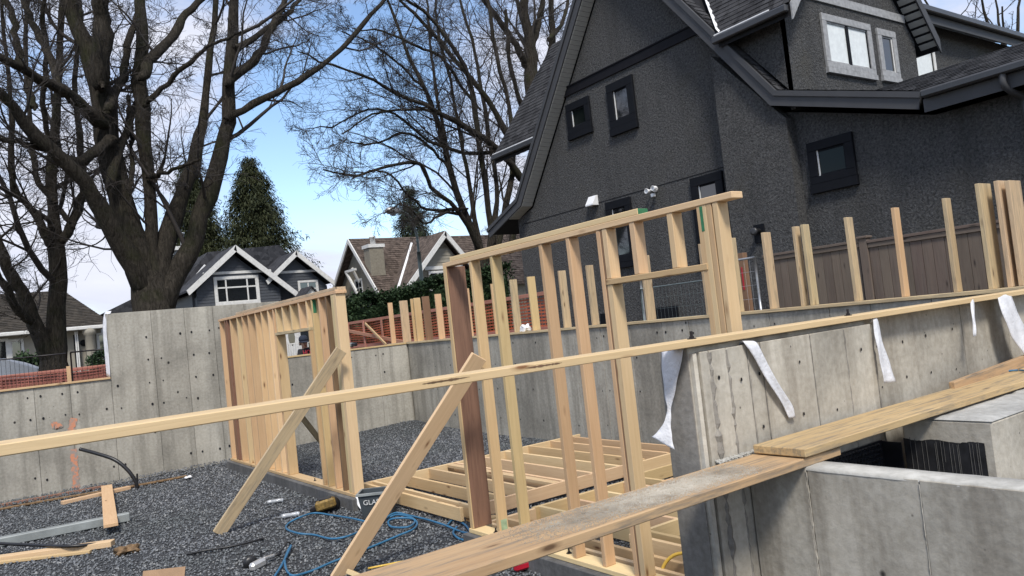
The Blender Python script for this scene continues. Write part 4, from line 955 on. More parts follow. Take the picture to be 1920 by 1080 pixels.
a, ap, c_ = H(540, 570), H(560, 545), H(585, 570); prism('porch_gable', [a, ap, c_], 1, HY-2, HY-.9, 'trim_white', gh); roof2(a, ap, c_, HY-2.15, HY-.46, 'shingle_grey', gh, .08)
ch = H(340, 470, HY+4); cp = box('chimney', (ch[0]-.32, HY+3.7, zE), (ch[0]+.32, HY+4.4, ch[1]), 'siding_grey', gh); box('chimney_cap', (ch[0]-.42, HY+3.6, ch[1]+.002), (ch[0]+.42, HY+4.5, ch[1]+.22), 'trim_white', gh); lathe('flue_pipe', [(.12, 0), (.12, .75), (.17, .75), (.17, .85)], (ch[0]+.1, HY+4, ch[1]+.22), 'galv', gh, 10)
dp = P(547, 640, Y=HY-.05)
dd = box('door', (dp.x-.55, HY-.09, GR+.35), (dp.x+.55, HY-.02, dp.z+1.0), 'door_white', gh, .01)
V = [(dp.x+.20*math.cos(t*.2618), HY-.094, dp.z+.25+.52*math.sin(t*.2618)) for t in range(24)]; mesh('oval_pane', V, [list(range(24))], 'glass', dd)
for s in (-1, 1): box('porch_post', (dp.x+s*1.0-.11, HY-1.9, GR), (dp.x+s*1.0+.11, HY-1.68, dp.z+1.5), 'trim_white', gh)
for i in range(14): box('baluster', (dp.x-.95+i*.135, HY-1.83, GR+.45), (dp.x-.90+i*.135, HY-1.78, GR+1.15), 'trim_white', gh)
box('porch_rail', (dp.x-.98, HY-1.84, GR+1.152), (dp.x+.9, HY-1.76, GR+1.22), 'trim_white', gh)
for x0, y0, x1, y1 in ((490, 525, 500, 513), (345, 545, 385, 497)):
    p0, p1 = P(x0, y0, Y=HY+3), P(x1, y1, Y=HY+3); board('roof_flashing', p0, p1, .14, .03, (1, 0, 0), 'metal_white', gh)
# beige house
bh = thing('beige_house', 'beige stucco house with brown shingle roof and tall chimney beyond the hedge', 'house', (24, HY+3, GR))
XB = 19.0
ga, g1, g0 = P(652, 453, X=XB), P(709, 552, X=XB), P(624, 545, X=XB)
prism('gable_wall', [(g1.y+.4, GR), (g0.y-.3, GR), (g0.y-.3, g0.z+.2), (ga.y, ga.z-.3), (g1.y+.4, g1.z+.3)], 0, XB+.5, XB+13, 'stucco_beige', bh)
for p, q in ((g1, ga), (ga, g0)):
    prism('roof_slope', [(p.y, p.z), (q.y, q.z), (q.y, q.z+.16), (p.y, p.z+.16)], 0, XB+.06, XB+13.5, 'shingle_brown', bh)
    d = Vector((q.y-p.y, q.z-p.z)).normalized(); prism('barge_board', [(p.y, p.z+.17), (q.y, q.z+.17), (q.y, q.z-.12), (p.y, p.z-.12)], 0, XB-.02, XB+.055, 'trim_white', bh)
shingled('shingle_courses', (XB+.06, g1.y, g1.z+.165), (XB+13.4, g1.y, g1.z+.165), (XB+.06, ga.y, ga.z+.165), (XB+13.4, ga.y, ga.z+.165), 26, 'shingle_brown', bh, .03, .35)
wn = P(674, 543, X=XB+.5); window(bh, 0, XB+.5, wn.y-.55, wn.y+.55, wn.z-.85, wn.z+.65, .10, .08, 'trim_white', -1, 'glass', (('v', wn.y, .06, 'trim_white'), ('h', wn.z+.1, .05, 'trim_white')), 'trim_white')
board('knee_bracket', (XB+.10, ga.y-.0, ga.z-1.6), (XB+.48, ga.y, ga.z-2.5), .12, .12, (0, 1, 0), 'trim_white', bh); board('knee_bracket', (XB+.06, ga.y+.9, ga.z-1.75), (XB+.06, ga.y-.6, ga.z-1.75), .14, .12, (0, 0, 1), 'trim_white', bh); board('knee_bracket', (XB+.06, ga.y+.8, ga.z-1.8), (XB+.06, ga.y-.9, ga.z-3.6), .14, .12, (0, 0, 1), 'trim_white', bh)
cf = P(708, 530, Y=ga.y-2.2); ct = P(705, 465, Y=ga.y-2.2)
cm = box('chimney', (cf.x-.45, ga.y-2.5, cf.z-1), (cf.x+.45, ga.y-1.7, ct.z), 'stucco_beige', bh, .02); box('chimney_cap', (cf.x-.52, ga.y-2.56, ct.z+.002), (cf.x+.52, ga.y-1.64, ct.z+.20), 'trim_white', bh); lathe('chimney_pot', [(.16, 0), (.14, .4), (.2, .42), (.2, .5)], (cf.x, ga.y-2.1, ct.z+.20), 'trim_white', bh, 10)
yg = ga.y-5.0
C1, C0, C2 = P(833, 437, Y=yg), P(757, 545, Y=yg), P(912, 520, Y=yg); C2.z = C0.z
prism('cross_gable', [(C0.x+.4, GR), (C2.x-.4, GR), (C2.x-.4, C2.z+.1), (C1.x, C1.z-.3), (C0.x+.4, C0.z+.1)], 1, yg+.35, yg+6, 'stucco_beige', bh)
lap(bh, lambda z: C1.x-(C1.z-.4-z)*(C1.x-C0.x)/(C1.z-C0.z), lambda z: C1.x+(C1.z-.4-z)*(C2.x-C1.x)/(C1.z-C2.z), C0.z+1.1, C1.z-.7, yg+.35, .2, 'cream')
roof2((C0.x, C0.z), (C1.x, C1.z), (C2.x, C2.z), yg-.1, yg+6, 'shingle_brown', bh, .14)
raking('barge_board', (C0.x, C0.z+.12), (C1.x, C1.z+.12), (C2.x, C2.z+.12), yg-.2, yg-.102, .28, 'trim_white', bh)
tz = P(800, 503, Y=yg).z; box('trim_band', (C0.x+1.6, yg+.25, tz-.08), (C2.x-1.4, yg+.345, tz+.12), 'trim_white', bh)
p0, p1 = P(748, 542, Y=yg+.6), P(774, 456, Y=yg+3.6); board('valley_flashing', p0, p1, .26, .04, (1, 0, 0), 'metal_white', bh)
a, b_ = P(802, 509, Y=yg+.35), P(838, 530, Y=yg+.35); window(bh, 1, yg+.318, a.x, b_.x, b_.z-.4, a.z, .12, .08, 'trim_white', -1, 'glass', (('v', (a.x+b_.x)/2, .12, 'trim_white'),), 'trim_white')
# bungalow
bg_ = thing('bungalow', 'low cream bungalow with hipped brown roof behind the left trees', 'house', (0, HY+4, GR))
ez = P(100, 618, Y=HY).z; xr_ = P(208, 600, Y=HY).x; tp_ = P(100, 546, Y=HY+5).z
box('house_wall', (-9, HY, GR), (xr_-.5, HY+9, ez-.02), 'cream', bg_)
c4 = [(-9.6, HY-.6), (xr_, HY-.6), (xr_, HY+9.6), (-9.6, HY+9.6)]; r4 = [(P(40, 548, Y=HY+5).x-3, HY+5), (P(118, 545, Y=HY+5).x, HY+5)]
V = [(x, y, ez) for x, y in c4]+[(x, y, tp_) for x, y in r4]; mesh('hip_roof', V, [(0, 1, 5, 4), (1, 2, 5), (2, 3, 4, 5), (3, 0, 4), (3, 2, 1, 0)], 'shingle_bungalow', bg_)
shingled('shingle_courses', (c4[0][0], c4[0][1], ez+.01), (c4[1][0], c4[1][1], ez+.01), (r4[0][0], r4[0][1], tp_+.01), (r4[1][0], r4[1][1], tp_+.01), 24, 'shingle_bungalow', bg_, .03, .4)
box('gutter', (-9.6, HY-.75, ez-.16), (xr_+.05, HY-.605, ez+.02), 'trim_white', bg_, .03)
for x in (2, 31): a, b_ = P(x-9, 636, Y=HY), P(x+9, 672, Y=HY); window(bg_, 1, HY, a.x-.15, b_.x+.15, b_.z-.2, a.z, .12, .08, 'trim_white', -1, 'glass', (), 'trim_dark')
a, b_ = P(137, 628, Y=HY), P(148, 690, Y=HY); box('door_recess', (a.x, HY-.02, b_.z-.3), (b_.x+.1, HY-.004, a.z), 'trim_dark', bg_)
for x in (143, 146.5): q = P(x, 650, Y=HY-.3); box('porch_bar', (q.x-.03, HY-.35, GR), (q.x+.03, HY-.29, ez-.2), 'trim_white', bg_)
q = P(168, 625, Y=HY-.5); lathe('porch_column', [(.34, GR-q.z+.0), (.34, GR-q.z+.3), (.24, GR-q.z+.4), (.22, -.1), (.32, 0), (.32, .25)], (q.x, HY-.45, q.z), 'cream', bg_, 14)
a, b_ = P(180, 625, Y=HY), P(193, 660, Y=HY); window(bg_, 1, HY, a.x, b_.x+.3, b_.z-.2, a.z, .1, .08, 'trim_white', -1, 'glass', (), 'trim_dark')
q = P(157, 643, Y=HY-.02); lathe('house_number_plate', [(.17, 0), (.17, -.03)], (q.x, HY-.004, q.z), 'trim_dark', bg_, 14, 'Y')
# distant dark roof between the bungalow and the tree
rr_ = thing('distant_house', 'distant dark grey roofline just right of the bungalow', 'house', (9, 62, GR))
a = P(205, 578, Y=62); b_ = P(262, 566, Y=62); box('house_wall', (a.x, 62, GR), (b_.x+6, 70, a.z-.3), 'siding_grey', rr_); prism('roof', [(a.x-.6, a.z-.4), (b_.x-.5, b_.z+.25), (b_.x+6, b_.z+.25), (b_.x+7, a.z-.4)], 1, 61.5, 70, 'shingle_grey', rr_)

# ------------------------------------------------------------------ street lamp, car
lb_ = P(790, 520, Y=26.); lt = P(779, 430, Y=26.); lh = P(737, 395, Y=26.)
sl_t = thing('street_lamp', 'grey green street lamp with curved arm above the hedge', 'street lamp', (lb_.x, 26, GR))
tz_ = lh.z
cable('pole', [(lb_.x, 26, GR), (lb_.x, 26, 3), (lb_.x, 26, tz_-1.6)], .075, 'lamp_steel', sl_t, 10, 10)
cable('arm', [(lb_.x, 26, tz_-1.65), (lb_.x-.02, 26, tz_-.9), (lb_.x-.22, 26, tz_-.25), (lb_.x-.65, 26, tz_+.02), (lh.x+.25, 26, tz_+.02)], .05, 'lamp_steel', sl_t, 24, 8)
hd = lathe('lamp_head', [(.05, .32), (.10, .24), (.16, .0), (.13, -.22), (.05, -.32)], (lh.x, 26, tz_-.0), 'tool_silver', sl_t, 12, 'X'); lathe('lens', [(.12, 0), (.10, -.06), (.04, -.09)], (lh.x-.02, 26, tz_-.11), 'plastic_clear', hd, 12)
car = thing('parked_car', 'silver car parked at the kerb, cut off by the left edge', 'car', (-.6, 27.5, GR))
prof = [(-2.9, .35), (-2.9, .85), (-2.7, 1.0), (-2.3, 1.05), (-1.7, 1.50), (-.9, 1.62), (.25, 1.60), (.75, 1.42), (1.45, 1.04), (2.0, .98), (2.35, .80), (2.4, .40), (2.3, .32), (-2.8, .30)]
V = []; nP = len(prof); cx = .62
for k, (yy, ins) in enumerate(((26.65, .0), (26.75, .0), (28.25, .0), (28.35, .0))):
    for (x, z) in prof: V.append((cx+x*(1 if k in (1, 2) else .985), yy + (0 if z < 1.1 else (.16 if k < 2 else -.16)), GR+z*(1 if k in (1, 2) else .97)))
F = [list(range(nP))[::-1], list(range(3*nP, 4*nP))] + [[k*nP+i, k*nP+(i+1) % nP, (k+1)*nP+(i+1) % nP, (k+1)*nP+i] for k in range(3) for i in range(nP)]
body = mesh('body', V, F, 'car_paint', car)
bm = bmesh.new(); bm.from_mesh(body.data); bmesh.ops.recalc_face_normals(bm, faces=bm.faces); bm.to_mesh(body.data); bm.free()
def carpan(name, pts, mat): return mesh(name, pts, [list(range(len(pts)))], mat, car)
for nm, q in (('side_window', [(-1.55, 1.42), (-.95, 1.53), (-.75, 1.53), (-.75, 1.08), (-2.0, 1.08)]), ('side_window', [(-.68, 1.53), (.18, 1.52), (.55, 1.36), (1.1, 1.08), (-.68, 1.08)])):
    carpan(nm, [(cx+x, 26.655+(.11 if z < 1.2 else .145), GR+z) for x, z in q], 'glass')
carpan('windscreen', [(cx+.36, 26.95, GR+1.58), (cx+.36, 28.05, GR+1.58), (cx+1.40, 28.15, GR+1.09), (cx+1.40, 26.85, GR+1.09)], 'glass')
for x in (-1.75, 1.45):
    for y in (26.62, 28.2):
        wh = lathe('wheel', [(.20, 0), (.34, 0), (.36, .03), (.36, .15), (.34, .18), (.20, .18)], (cx+x, y, GR+.36), 'tyre', car, 20, 'Y'); lathe('rim', [(.05, -.005), (.20, .0), (.21, .02)], (cx+x, y-.002, GR+.36), 'tool_silver', wh, 14, 'Y')
for y in (26.75, 28.1): box('headlight', (cx+2.28, y, GR+.66), (cx+2.40, y+.25, GR+.80), 'plastic_clear', car, .02)
# ------------------------------------------------------------------ bare trees
def norm(a): return a/(np.linalg.norm(a, axis=-1, keepdims=True)+1e-9)
def spawn(Pa, Ra, m_, tr, lf, ang, k, up, rr, rmin, wander=.22, tip=.3):
    """m_ children on every parent polyline"""
    n_, kp, _ = Pa.shape; N_ = n_*m_
    idx = np.repeat(np.arange(n_), m_)
    t = (np.tile(np.arange(m_), n_)+rng.random(N_))/m_; t = tr[0]+(tr[1]-tr[0])*t
    f = t*(kp-1); i = np.minimum(f.astype(int), kp-2); w_ = (f-i)[:, None]
    p0 = Pa[idx, i]*(1-w_)+Pa[idx, i+1]*w_; T = norm(Pa[idx, i+1]-Pa[idx, i]); r0 = Ra[idx, i]*(1-w_[:, 0])+Ra[idx, i+1]*w_[:, 0]
    Lp = np.linalg.norm(np.diff(Pa, axis=1), axis=2).sum(1)[idx]
    ln_ = Lp*rng.uniform(lf[0], lf[1], N_)*(1.1-.55*t)
    rnd = norm(rng.normal(size=(N_, 3))); perp = norm(rnd-T*(rnd*T).sum(1, keepdims=True)); th = np.radians(rng.uniform(ang[0], ang[1], N_))[:, None]
    d = norm(T*np.cos(th)+perp*np.sin(th)); st = (ln_/(k-1))[:, None]
    Q = np.zeros((N_, k, 3)); Q[:, 0] = p0
    for j in range(1, k):
        d = norm(d+rng.normal(0, wander, (N_, 3))+np.array((0, 0, up))); Q[:, j] = Q[:, j-1]+d*st
    rb = np.minimum(r0*rr, ln_*.016+.002); R = np.maximum(rb[:, None]*np.linspace(1, tip, k)[None], rmin)
    return Q, R
def make_tree(name, label, limbs, levels, group='bare deciduous trees', bark='bark', k=22, ns=9, up0=.06):
    """limbs: list of [(point, radius)...]; levels: list of spawn settings"""
    base = limbs[0][0][0]
    t = thing(name, label, 'tree', (base[0], base[1], GR), group)
    Pm = []; Rm = []
    for li, lm in enumerate(limbs):
        if li: lm = [(Vector(lm[0][0])-(Vector(lm[1][0])-Vector(lm[0][0]))*.22, lm[0][1]*.35)] + lm
        c_, r_ = smooth_line([tuple(p) for p, r in lm], [r for p, r in lm], k); c_ = c_+rng.normal(0, .022, c_.shape); r_ = r_*(1+rng.normal(0, .075, k)); Pm.append(c_); Rm.append(np.maximum(r_, .006))
    Pm = np.array(Pm); Rm = np.array(Rm)
    V, Q = tubes(Pm, Rm, ns); fastmesh('trunk', V, Q, bark, t, True, 4)
    cur = (Pm, Rm); Vs = []; Qs = []; o_ = 0; lv = []
    for (m_, tr, lf, ang, kk_, up, rr, rmin, wan, sides) in levels:
        cur = spawn(cur[0], cur[1], m_, tr, lf, ang, kk_, up, rr, rmin, wan); lv.append((cur, sides))
    for (c_, sides) in lv:
        V, Q = tubes(c_[0], c_[1], sides); Vs.append(V); Qs.append(Q+o_); o_ += len(V)
    cr_ = fastmesh('crown', np.vstack(Vs), np.vstack(Qs), 'twig', t, False, 4)
    return t
def limb(pts, Y0, dY=0., j=0.):
    """pts: (px, py, width px); the limb leans dY metres away (+) or nearer (-) along its length"""
    r = []; n_ = len(pts)
    for i, (x, y, w_) in enumerate(pts):
        p = P(x, y, Y=Y0+dY*i/max(1, n_-1)); r.append((p, w_/2/ppm(p)))
    return r
TY = 21.
def LM(*pts, dY=0.): return limb(pts, TY, dY)
g0_ = P(262, 560, Y=TY)
t1 = [[(Vector((g0_.x+.25, TY, GR-.2)), .82)] + LM((294, 640, 84), (291, 590, 76), (284, 545, 76), (268, 505, 66), (250, 460, 52), (228, 370, 42), (207, 285, 44), (196, 205, 46), (186, 145, 42), (165, 90, 33), (142, 40, 28), (130, -10, 25), (118, -90, 18), (105, -190, 10), dY=1.0),
      LM((268, 530, 42), (234, 472, 38), (206, 422, 32), (180, 375, 29), (150, 330, 27), (105, 290, 25), (50, 235, 22), (0, 180, 17), (-60, 130, 12), (-140, 60, 6), dY=-2.),
      LM((190, 150, 34), (193, 60, 33), (190, 0, 31), (196, -80, 24), (205, -180, 12), dY=-.8),
      LM((192, 228, 30), (150, 195, 22), (110, 165, 20), (60, 140, 18), (0, 105, 16), (-70, 70, 9), dY=-2.5),
      LM((205, 265, 24), (150, 300, 18), (100, 288, 12), (50, 270, 10), (-10, 260, 7), dY=-1.5),
      LM((288, 560, 44), (286, 500, 34), (282, 437, 24), (282, 385, 23), (273, 293, 24), (266, 215, 25), (263, 150, 28), (266, 80, 21), (262, 0, 18), (256, -90, 13), (250, -180, 6), dY=1.2),
      LM((267, 140, 20), (292, 105, 18), (322, 70, 17), (352, 25, 14), (386, -10, 11), (430, -60, 6), dY=2.),
      LM((296, 570, 44), (304, 490, 36), (322, 415, 31), (345, 350, 27), (364, 293, 22), (377, 245, 19), (386, 200, 15), (393, 120, 13), (403, 40, 11), (408, -50, 8), (415, -130, 4), dY=2.),
      LM((298, 580, 50), (326, 520, 40), (354, 474, 34), (376, 407, 33), (398, 341, 32), (417, 274, 30), (432, 222, 27), (426, 160, 24), (434, 80, 20), (440, 0, 16), (442, -90, 11), (450, -180, 5), dY=.5),
      LM((436, 216, 16), (500, 182, 13), (560, 152, 12), (620, 110, 10), (668, 60, 9), (712, 10, 7), (760, -50, 4), dY=-1.),
      LM((432, 150, 19), (476, 115, 16), (500, 70, 14), (525, 20, 12), (545, -30, 9), (570, -100, 4), dY=1.5),
      LM((448, 88, 14), (480, 68, 11), (520, 40, 10), (560, 2, 8), (600, -50, 4), dY=2.),
      LM((205, 200, 18), (230, 140, 15), (240, 80, 13), (258, 20, 11), (262, -40, 8), dY=3),
      LM((246, 345, 9), (248, 290, 9), (244, 230, 9), (240, 180, 7), dY=2), LM((210, 330, 20), (238, 240, 14), (250, 205, 12), (262, 175, 8), dY=2.),
      LM((185, 145, 15), (150, 60, 14), (148, 0, 12), (150, -80, 8), dY=4), LM((60, 190, 14), (40, 120, 14), (25, 50, 12), (10, -20, 10), dY=2), LM((110, 165, 14), (85, 90, 14), (55, 30, 11), (35, -30, 8), dY=3),
      LM((285, 330, 10), (330, 318, 7), (372, 300, 5), dY=-2), LM((280, 190, 12), (330, 140, 9), (390, 90, 7), (450, 60, 4), dY=-2)]
LV = [(7, (.22, .98), (.18, .42), (28, 65), 9, .04, .45, .011, .15, 4), (5, (.12, .98), (.40, .75), (25, 65), 7, .02, .55, .007, .18, 3), (5, (.10, 1.), (.42, .78), (25, 65), 5, .01, .6, .0050, .22, 3), (4, (.10, 1.), (.5, .95), (25, 65), 3, .0, .7, .0036, .25, 3)]
make_tree('bare_tree', 'massive bare mossy tree with many stems behind the tall left wall', t1, LV)
TY = 24.
g0_ = P(100, 660, Y=TY)
def LN(*pts, dY=0.): return LM(*[(x, y, w_*.84) for x, y, w_ in pts], dY=dY)
t2 = [[(Vector((g0_.x, TY, GR-.2)), .5)] + LN((102, 690, 60), (104, 650, 50), (108, 580, 36), (110, 510, 33), (104, 465, 34), (100, 400, 24), (98, 340, 22), (100, 280, 20), (108, 200, 17), (110, 120, 16), (116, 40, 14), (118, -60, 10), (120, -160, 5), dY=.5),
      LN((95, 672, 46), (70, 612, 36), (40, 550, 28), (14, 500, 25), (-12, 430, 20), (-40, 330, 14), (-70, 200, 8), dY=-1.),
      LN((90, 455, 20), (75, 415, 17), (36, 365, 14), (20, 325, 13), (24, 225, 11), (15, 120, 9), (5, 0, 7), (-5, -100, 4), dY=-1),
      LN((118, 450, 24), (132, 425, 21), (150, 380, 19), (158, 330, 16), (150, 250, 14), (140, 160, 12), (150, 60, 9), (150, -60, 5), dY=1.5),
      LN((98, 370, 14), (66, 330, 12), (62, 250, 11), (50, 140, 10), (50, 20, 8), (60, -80, 4), dY=2), LN((104, 300, 14), (82, 210, 12), (88, 110, 11), (80, 0, 9), (78, -90, 4), dY=-2),
      LN((70, 612, 16), (40, 590, 20), (10, 540, 18), (-25, 470, 12), dY=-2), LN((135, 420, 10), (115, 390, 10), (125, 330, 8), (105, 240, 7), (95, 150, 5), dY=2)]
make_tree('bare_tree', 'bare forked tree with dark trunk at the far left in front of the bungalow', t2, LV)
TY = 23.
bx_, by_ = 900, 480
g0_ = P(900, 480, Y=TY)
def cen(*pts, dY=0.): return LM(*[(x, y, w_*.74) for x, y, w_ in pts], dY=dY)
t3 = [[(Vector((g0_.x, TY, GR-.2)), .42)] + cen((905, 560, 34), (898, 470, 22), (868, 391, 18), (844, 320, 15), (827, 244, 13), (800, 178, 11), (762, 90, 9), (728, 0, 7), (700, -90, 3), dY=1),
      cen((905, 500, 24), (924, 444, 17), (911, 355, 15), (898, 267, 14), (889, 191, 13), (871, 124, 11), (809, 35, 9), (752, -10, 7), (690, -70, 3), dY=0),
      cen((900, 470, 16), (862, 400, 12), (809, 351, 10), (787, 307, 9), (733, 311, 7), (667, 329, 6), (605, 318, 4), dY=-2),
      cen((973, 330, 22), (938, 284, 18), (889, 249, 15), (809, 204, 11), (738, 173, 9), (684, 142, 7), (613, 120, 6), (560, 95, 3), dY=-2),
      cen((960, 270, 18), (907, 178, 14), (844, 102, 11), (791, 40, 9), (735, -15, 6), dY=1), cen((925, 440, 15), (932, 350, 12), (915, 250, 11), (900, 150, 9), (880, 60, 8), (850, -40, 5), dY=2),
      cen((930, 470, 18), (950, 380, 16), (962, 300, 14), (955, 200, 12), (930, 100, 10), (915, 0, 8), (905, -80, 4), dY=1), cen((960, 460, 18), (975, 390, 16), (1000, 330, 15), (1010, 250, 12), dY=0),
      cen((900, 455, 14), (880, 340, 11), (862, 250, 10), (845, 150, 8), (820, 60, 7), (815, -30, 4), dY=2),
      cen((938, 284, 12), (870, 285, 9), (800, 262, 8), (740, 215, 6), (690, 205, 5), (620, 235, 4), (575, 240, 2), dY=-1), cen((889, 249, 10), (830, 215, 8), (770, 205, 7), (700, 215, 5), (640, 250, 4), dY=-2),
      cen((844, 320, 9), (810, 280, 7), (760, 250, 6), (700, 270, 5), (650, 265, 3), dY=1), cen((867, 391, 10), (810, 395, 8), (775, 375, 6), (735, 330, 5), (700, 320, 4), (660, 335, 3), dY=-2), cen((889, 191, 9), (830, 110, 8), (790, 90, 7), (720, 60, 5), (660, 55, 3), dY=-2),
      cen((840, 300, 9), (815, 150, 8), (805, 70, 7), (800, -20, 5), dY=2), cen((800, 178, 7), (750, 120, 6), (690, 80, 5), (640, 60, 3), dY=-1), cen((862, 400, 9), (830, 400, 7), (795, 420, 5), (760, 385, 4), (720, 400, 3), dY=-3)]
LV3 = [(9, (.22, .98), (.16, .38), (15, 48), 9, .02, .45, .009, .14, 4), (6, (.12, .98), (.40, .75), (20, 55), 7, .01, .55, .0062, .18, 3), (6, (.10, 1.), (.42, .78), (25, 60), 5, .01, .6, .0048, .24, 3), (3, (.10, 1.), (.5, .95), (25, 65), 3, .0, .7, .0036, .28, 3)]
make_tree('bare_tree', 'bare tree with many arching stems left of the dark house', t3, LV3)
TY = 32.
g0_ = P(1003, 250, Y=TY)
t4 = [[(Vector((g0_.x, TY, GR-.2)), .6)] + LM((1010, 330, 34), (1003, 230, 28), (998, 150, 26), (993, 83, 22), (985, 28, 17), (978, -40, 13), (970, -140, 6), dY=0), LM((985, 120, 16), (965, 80, 13), (930, 30, 11), (900, -10, 8), (860, -70, 4), dY=-2), LM((996, 90, 14), (1010, 40, 12), (1020, -10, 9), (1030, -80, 4), dY=1),
      LM((1000, 200, 14), (1030, 110, 14), (1036, 60, 12), (1033, -10, 10), (1040, -90, 5), dY=2), LM((988, 60, 10), (972, 10, 8), (962, -50, 5), dY=2), LM((1033, 70, 9), (1055, 40, 8), (1070, -20, 5), dY=1), LM((1005, 270, 12), (975, 190, 10), (955, 110, 8), (950, 20, 6), dY=-2)]
make_tree('bare_tree', 'thick straight bare trunk rising behind the roof of the dark house', t4, LV3)
tX = 34.
q0 = P(1850, 70, X=tX)
t5 = []
for i in range(11):
    a_ = i*.571; rr_2 = rng.uniform(.3, 1.0)
    e_ = Vector((q0.x+3.6*rr_2*math.cos(a_), q0.y+4.2*rr_2*math.sin(a_), q0.z+rng.uniform(.6, 3.2)))
    b0 = Vector((q0.x, q0.y-.5, q0.z-4.5)); m1 = b0.lerp(e_, .5)+Vector((0, 0, .4))
    t5.append([(b0, .16), (b0.lerp(m1, .5), .12), (m1, .08), (e_, .03)])
t5.insert(0, [(Vector((q0.x, q0.y-.5, GR-.2)), .32), (Vector((q0.x, q0.y-.5, 3)), .27), (Vector((q0.x, q0.y-.5, q0.z-4.5)), .2), (Vector((q0.x, q0.y-.3, q0.z-2)), .1)])
make_tree('bare_tree', 'bare tree top showing over the low roofs at the upper right', t5, [(6, (.3, .97), (.25, .45), (25, 55), 8, .02, .6, .012, .16, 4), (5, (.2, 1.), (.3, .5), (25, 60), 6, .01, .6, .008, .2, 3), (5, (.15, 1.), (.35, .6), (25, 65), 5, 0, .7, .006, .25, 3)])

# ------------------------------------------------------------------ conifers, hedge, shrubs
def leaves(C, D, Ln, Wd, drop):
    """one folded two-triangle leaf spray per centre"""
    n_ = len(C); side = norm(np.cross(D, np.array((0, 0, 1.))+rng.normal(0, .4, (n_, 3)))); tipp = C+D*Ln[:, None]-np.array((0, 0, 1.))*(drop*Ln)[:, None]
    mid = C+D*(Ln*.45)[:, None]; V = np.stack([C, mid+side*Wd[:, None], tipp, mid-side*Wd[:, None]], 1).reshape(-1, 3)
    Q = np.arange(n_*4).reshape(n_, 4); return V, Q
def conifer(name, label, base, ztop, rad, n_, mat, pw=.75, dense=1., spread=.5):
    H_ = ztop-GR; t = thing(name, label, 'conifer', (base[0], base[1], GR), 'evergreens behind the houses')
    V, Q = tubes(np.array([[(base[0], base[1], GR-.2), (base[0], base[1], GR+H_*.5), (base[0], base[1], ztop-.2)]]), np.array([[rad*.09, rad*.05, .03]]), 8); fastmesh('trunk', V, Q, 'bark', t, True, 4)
    # limbs carry clumps of sprays
    n_ = int(n_*3.8); nl = n_//38; h = 1-rng.random(nl)**.62; h = .10+.9*h; a = rng.uniform(0, 6.283, nl)
    lobes = 1+.16*np.sin(a*3+h*17)+.12*np.sin(a*7-h*29); R = rad*np.clip(1-h, .0, 1)**pw*lobes*rng.uniform(.62, 1.16, nl)+.12
    d = np.stack([np.cos(a), np.sin(a), np.full(nl, -.12)], -1)
    u = np.sqrt(rng.random((nl, 38)))*.85+.15
    C = np.array((base[0], base[1], 0))+d[:, None]*(R[:, None]*u)[..., None]; C[..., 2] += (GR+h*H_)[:, None]; C += rng.normal(0, spread*.36, C.shape)*np.array((1, 1, .8)); C = C.reshape(-1, 3)
    D = norm(np.repeat(d, 38, 0)+rng.normal(0, .55, (len(C), 3))); Ln = rng.uniform(.16, .48, len(C))*spread*1.12; V, Q = leaves(C, D, Ln, Ln*.16, .5)
    fastmesh('crown', V, Q, mat, t, False, 4); return t
c_ = P(452, 305, Y=58.); conifer('cedar_tree', 'broad dark cedar right of the big tree above the grey house', (c_.x+.6, 58), c_.z+.4, 5.9, 28000, 'cedar_leaf', .86, spread=.6)
c_ = P(345, 300, Y=60.); conifer('cedar_tree', 'dark cedar half hidden by the stems of the big tree', (c_.x+.3, 60), c_.z, 4.8, 22000, 'cedar_leaf', .86, spread=.6)
c_ = P(765, 346, Y=62.); conifer('spruce_tree', 'dark spruce behind the street lamp and beige house', (c_.x, 62), c_.z, 3.6, 15000, 'spruce_leaf', .8, spread=.55)
def bushbox(name, label, cat, x0, x1, y0, y1, z0, zt, n_, mat, lump=.16, size=.12):
    t = thing(name, label, cat, ((x0+x1)/2, (y0+y1)/2, GR))
    u = rng.random(n_); v = rng.random(n_); f = rng.integers(0, 4, n_); x = x0+(x1-x0)*u; zz = zt(x) if callable(zt) else np.full(n_, zt)
    y = np.where(f == 0, y0, np.where(f == 1, y0+(y1-y0)*v, np.where(f == 2, y0+(y1-y0)*v, y1))); z = np.where(f == 1, zz, np.where(f == 2, zz, z0+(zz-z0)*v))
    b_ = lump*(np.sin(x*2.3+z*3)+np.sin(x*5.1-z*2.2))*.5; C = np.stack([x, y-b_*(f == 0), z+b_*((f == 1) | (f == 2))], -1)+rng.normal(0, lump*.45, (n_, 3))
    D = norm(rng.normal(size=(n_, 3))+np.array((0, -.5, .4))); Ln = rng.uniform(.6, 1.4, n_)*size; V, Q = leaves(C, D, Ln, Ln*.3, .1); fastmesh('foliage', V, Q, mat, t, False, 4)
    xs_ = np.linspace(x0+.15, x1-.15, 24); Vc = []
    for xx in xs_:
        zc = float(zt(np.array([xx]))[0]) if callable(zt) else zt; Vc += [(xx, y0+.15, z0), (xx, y0+.15, zc-.18), (xx, y1-.15, zc-.18), (xx, y1-.15, z0)]
    F = [(i*4+j, i*4+(j+1) % 4, i*4+4+(j+1) % 4, i*4+4+j) for i in range(23) for j in range(4)]+[(0, 1, 2, 3), (95, 94, 93, 92)]; mesh('inner_core', Vc, F, 'hedge_leaf', t); return t  # plain solid core added inside the foliage, no modelled twigs
hp = [P(x, y, Y=22.) for x, y in ((640, 592), (662, 572), (740, 552), (800, 538), (860, 524), (960, 500))]
bushbox('hedge', 'dense dark green clipped hedge behind the orange netting', 'hedge', hp[0].x, hp[-1].x, 22., 23.4, GR, lambda x: np.interp(x, [p.x for p in hp], [p.z for p in hp]), 26000, 'hedge_leaf')
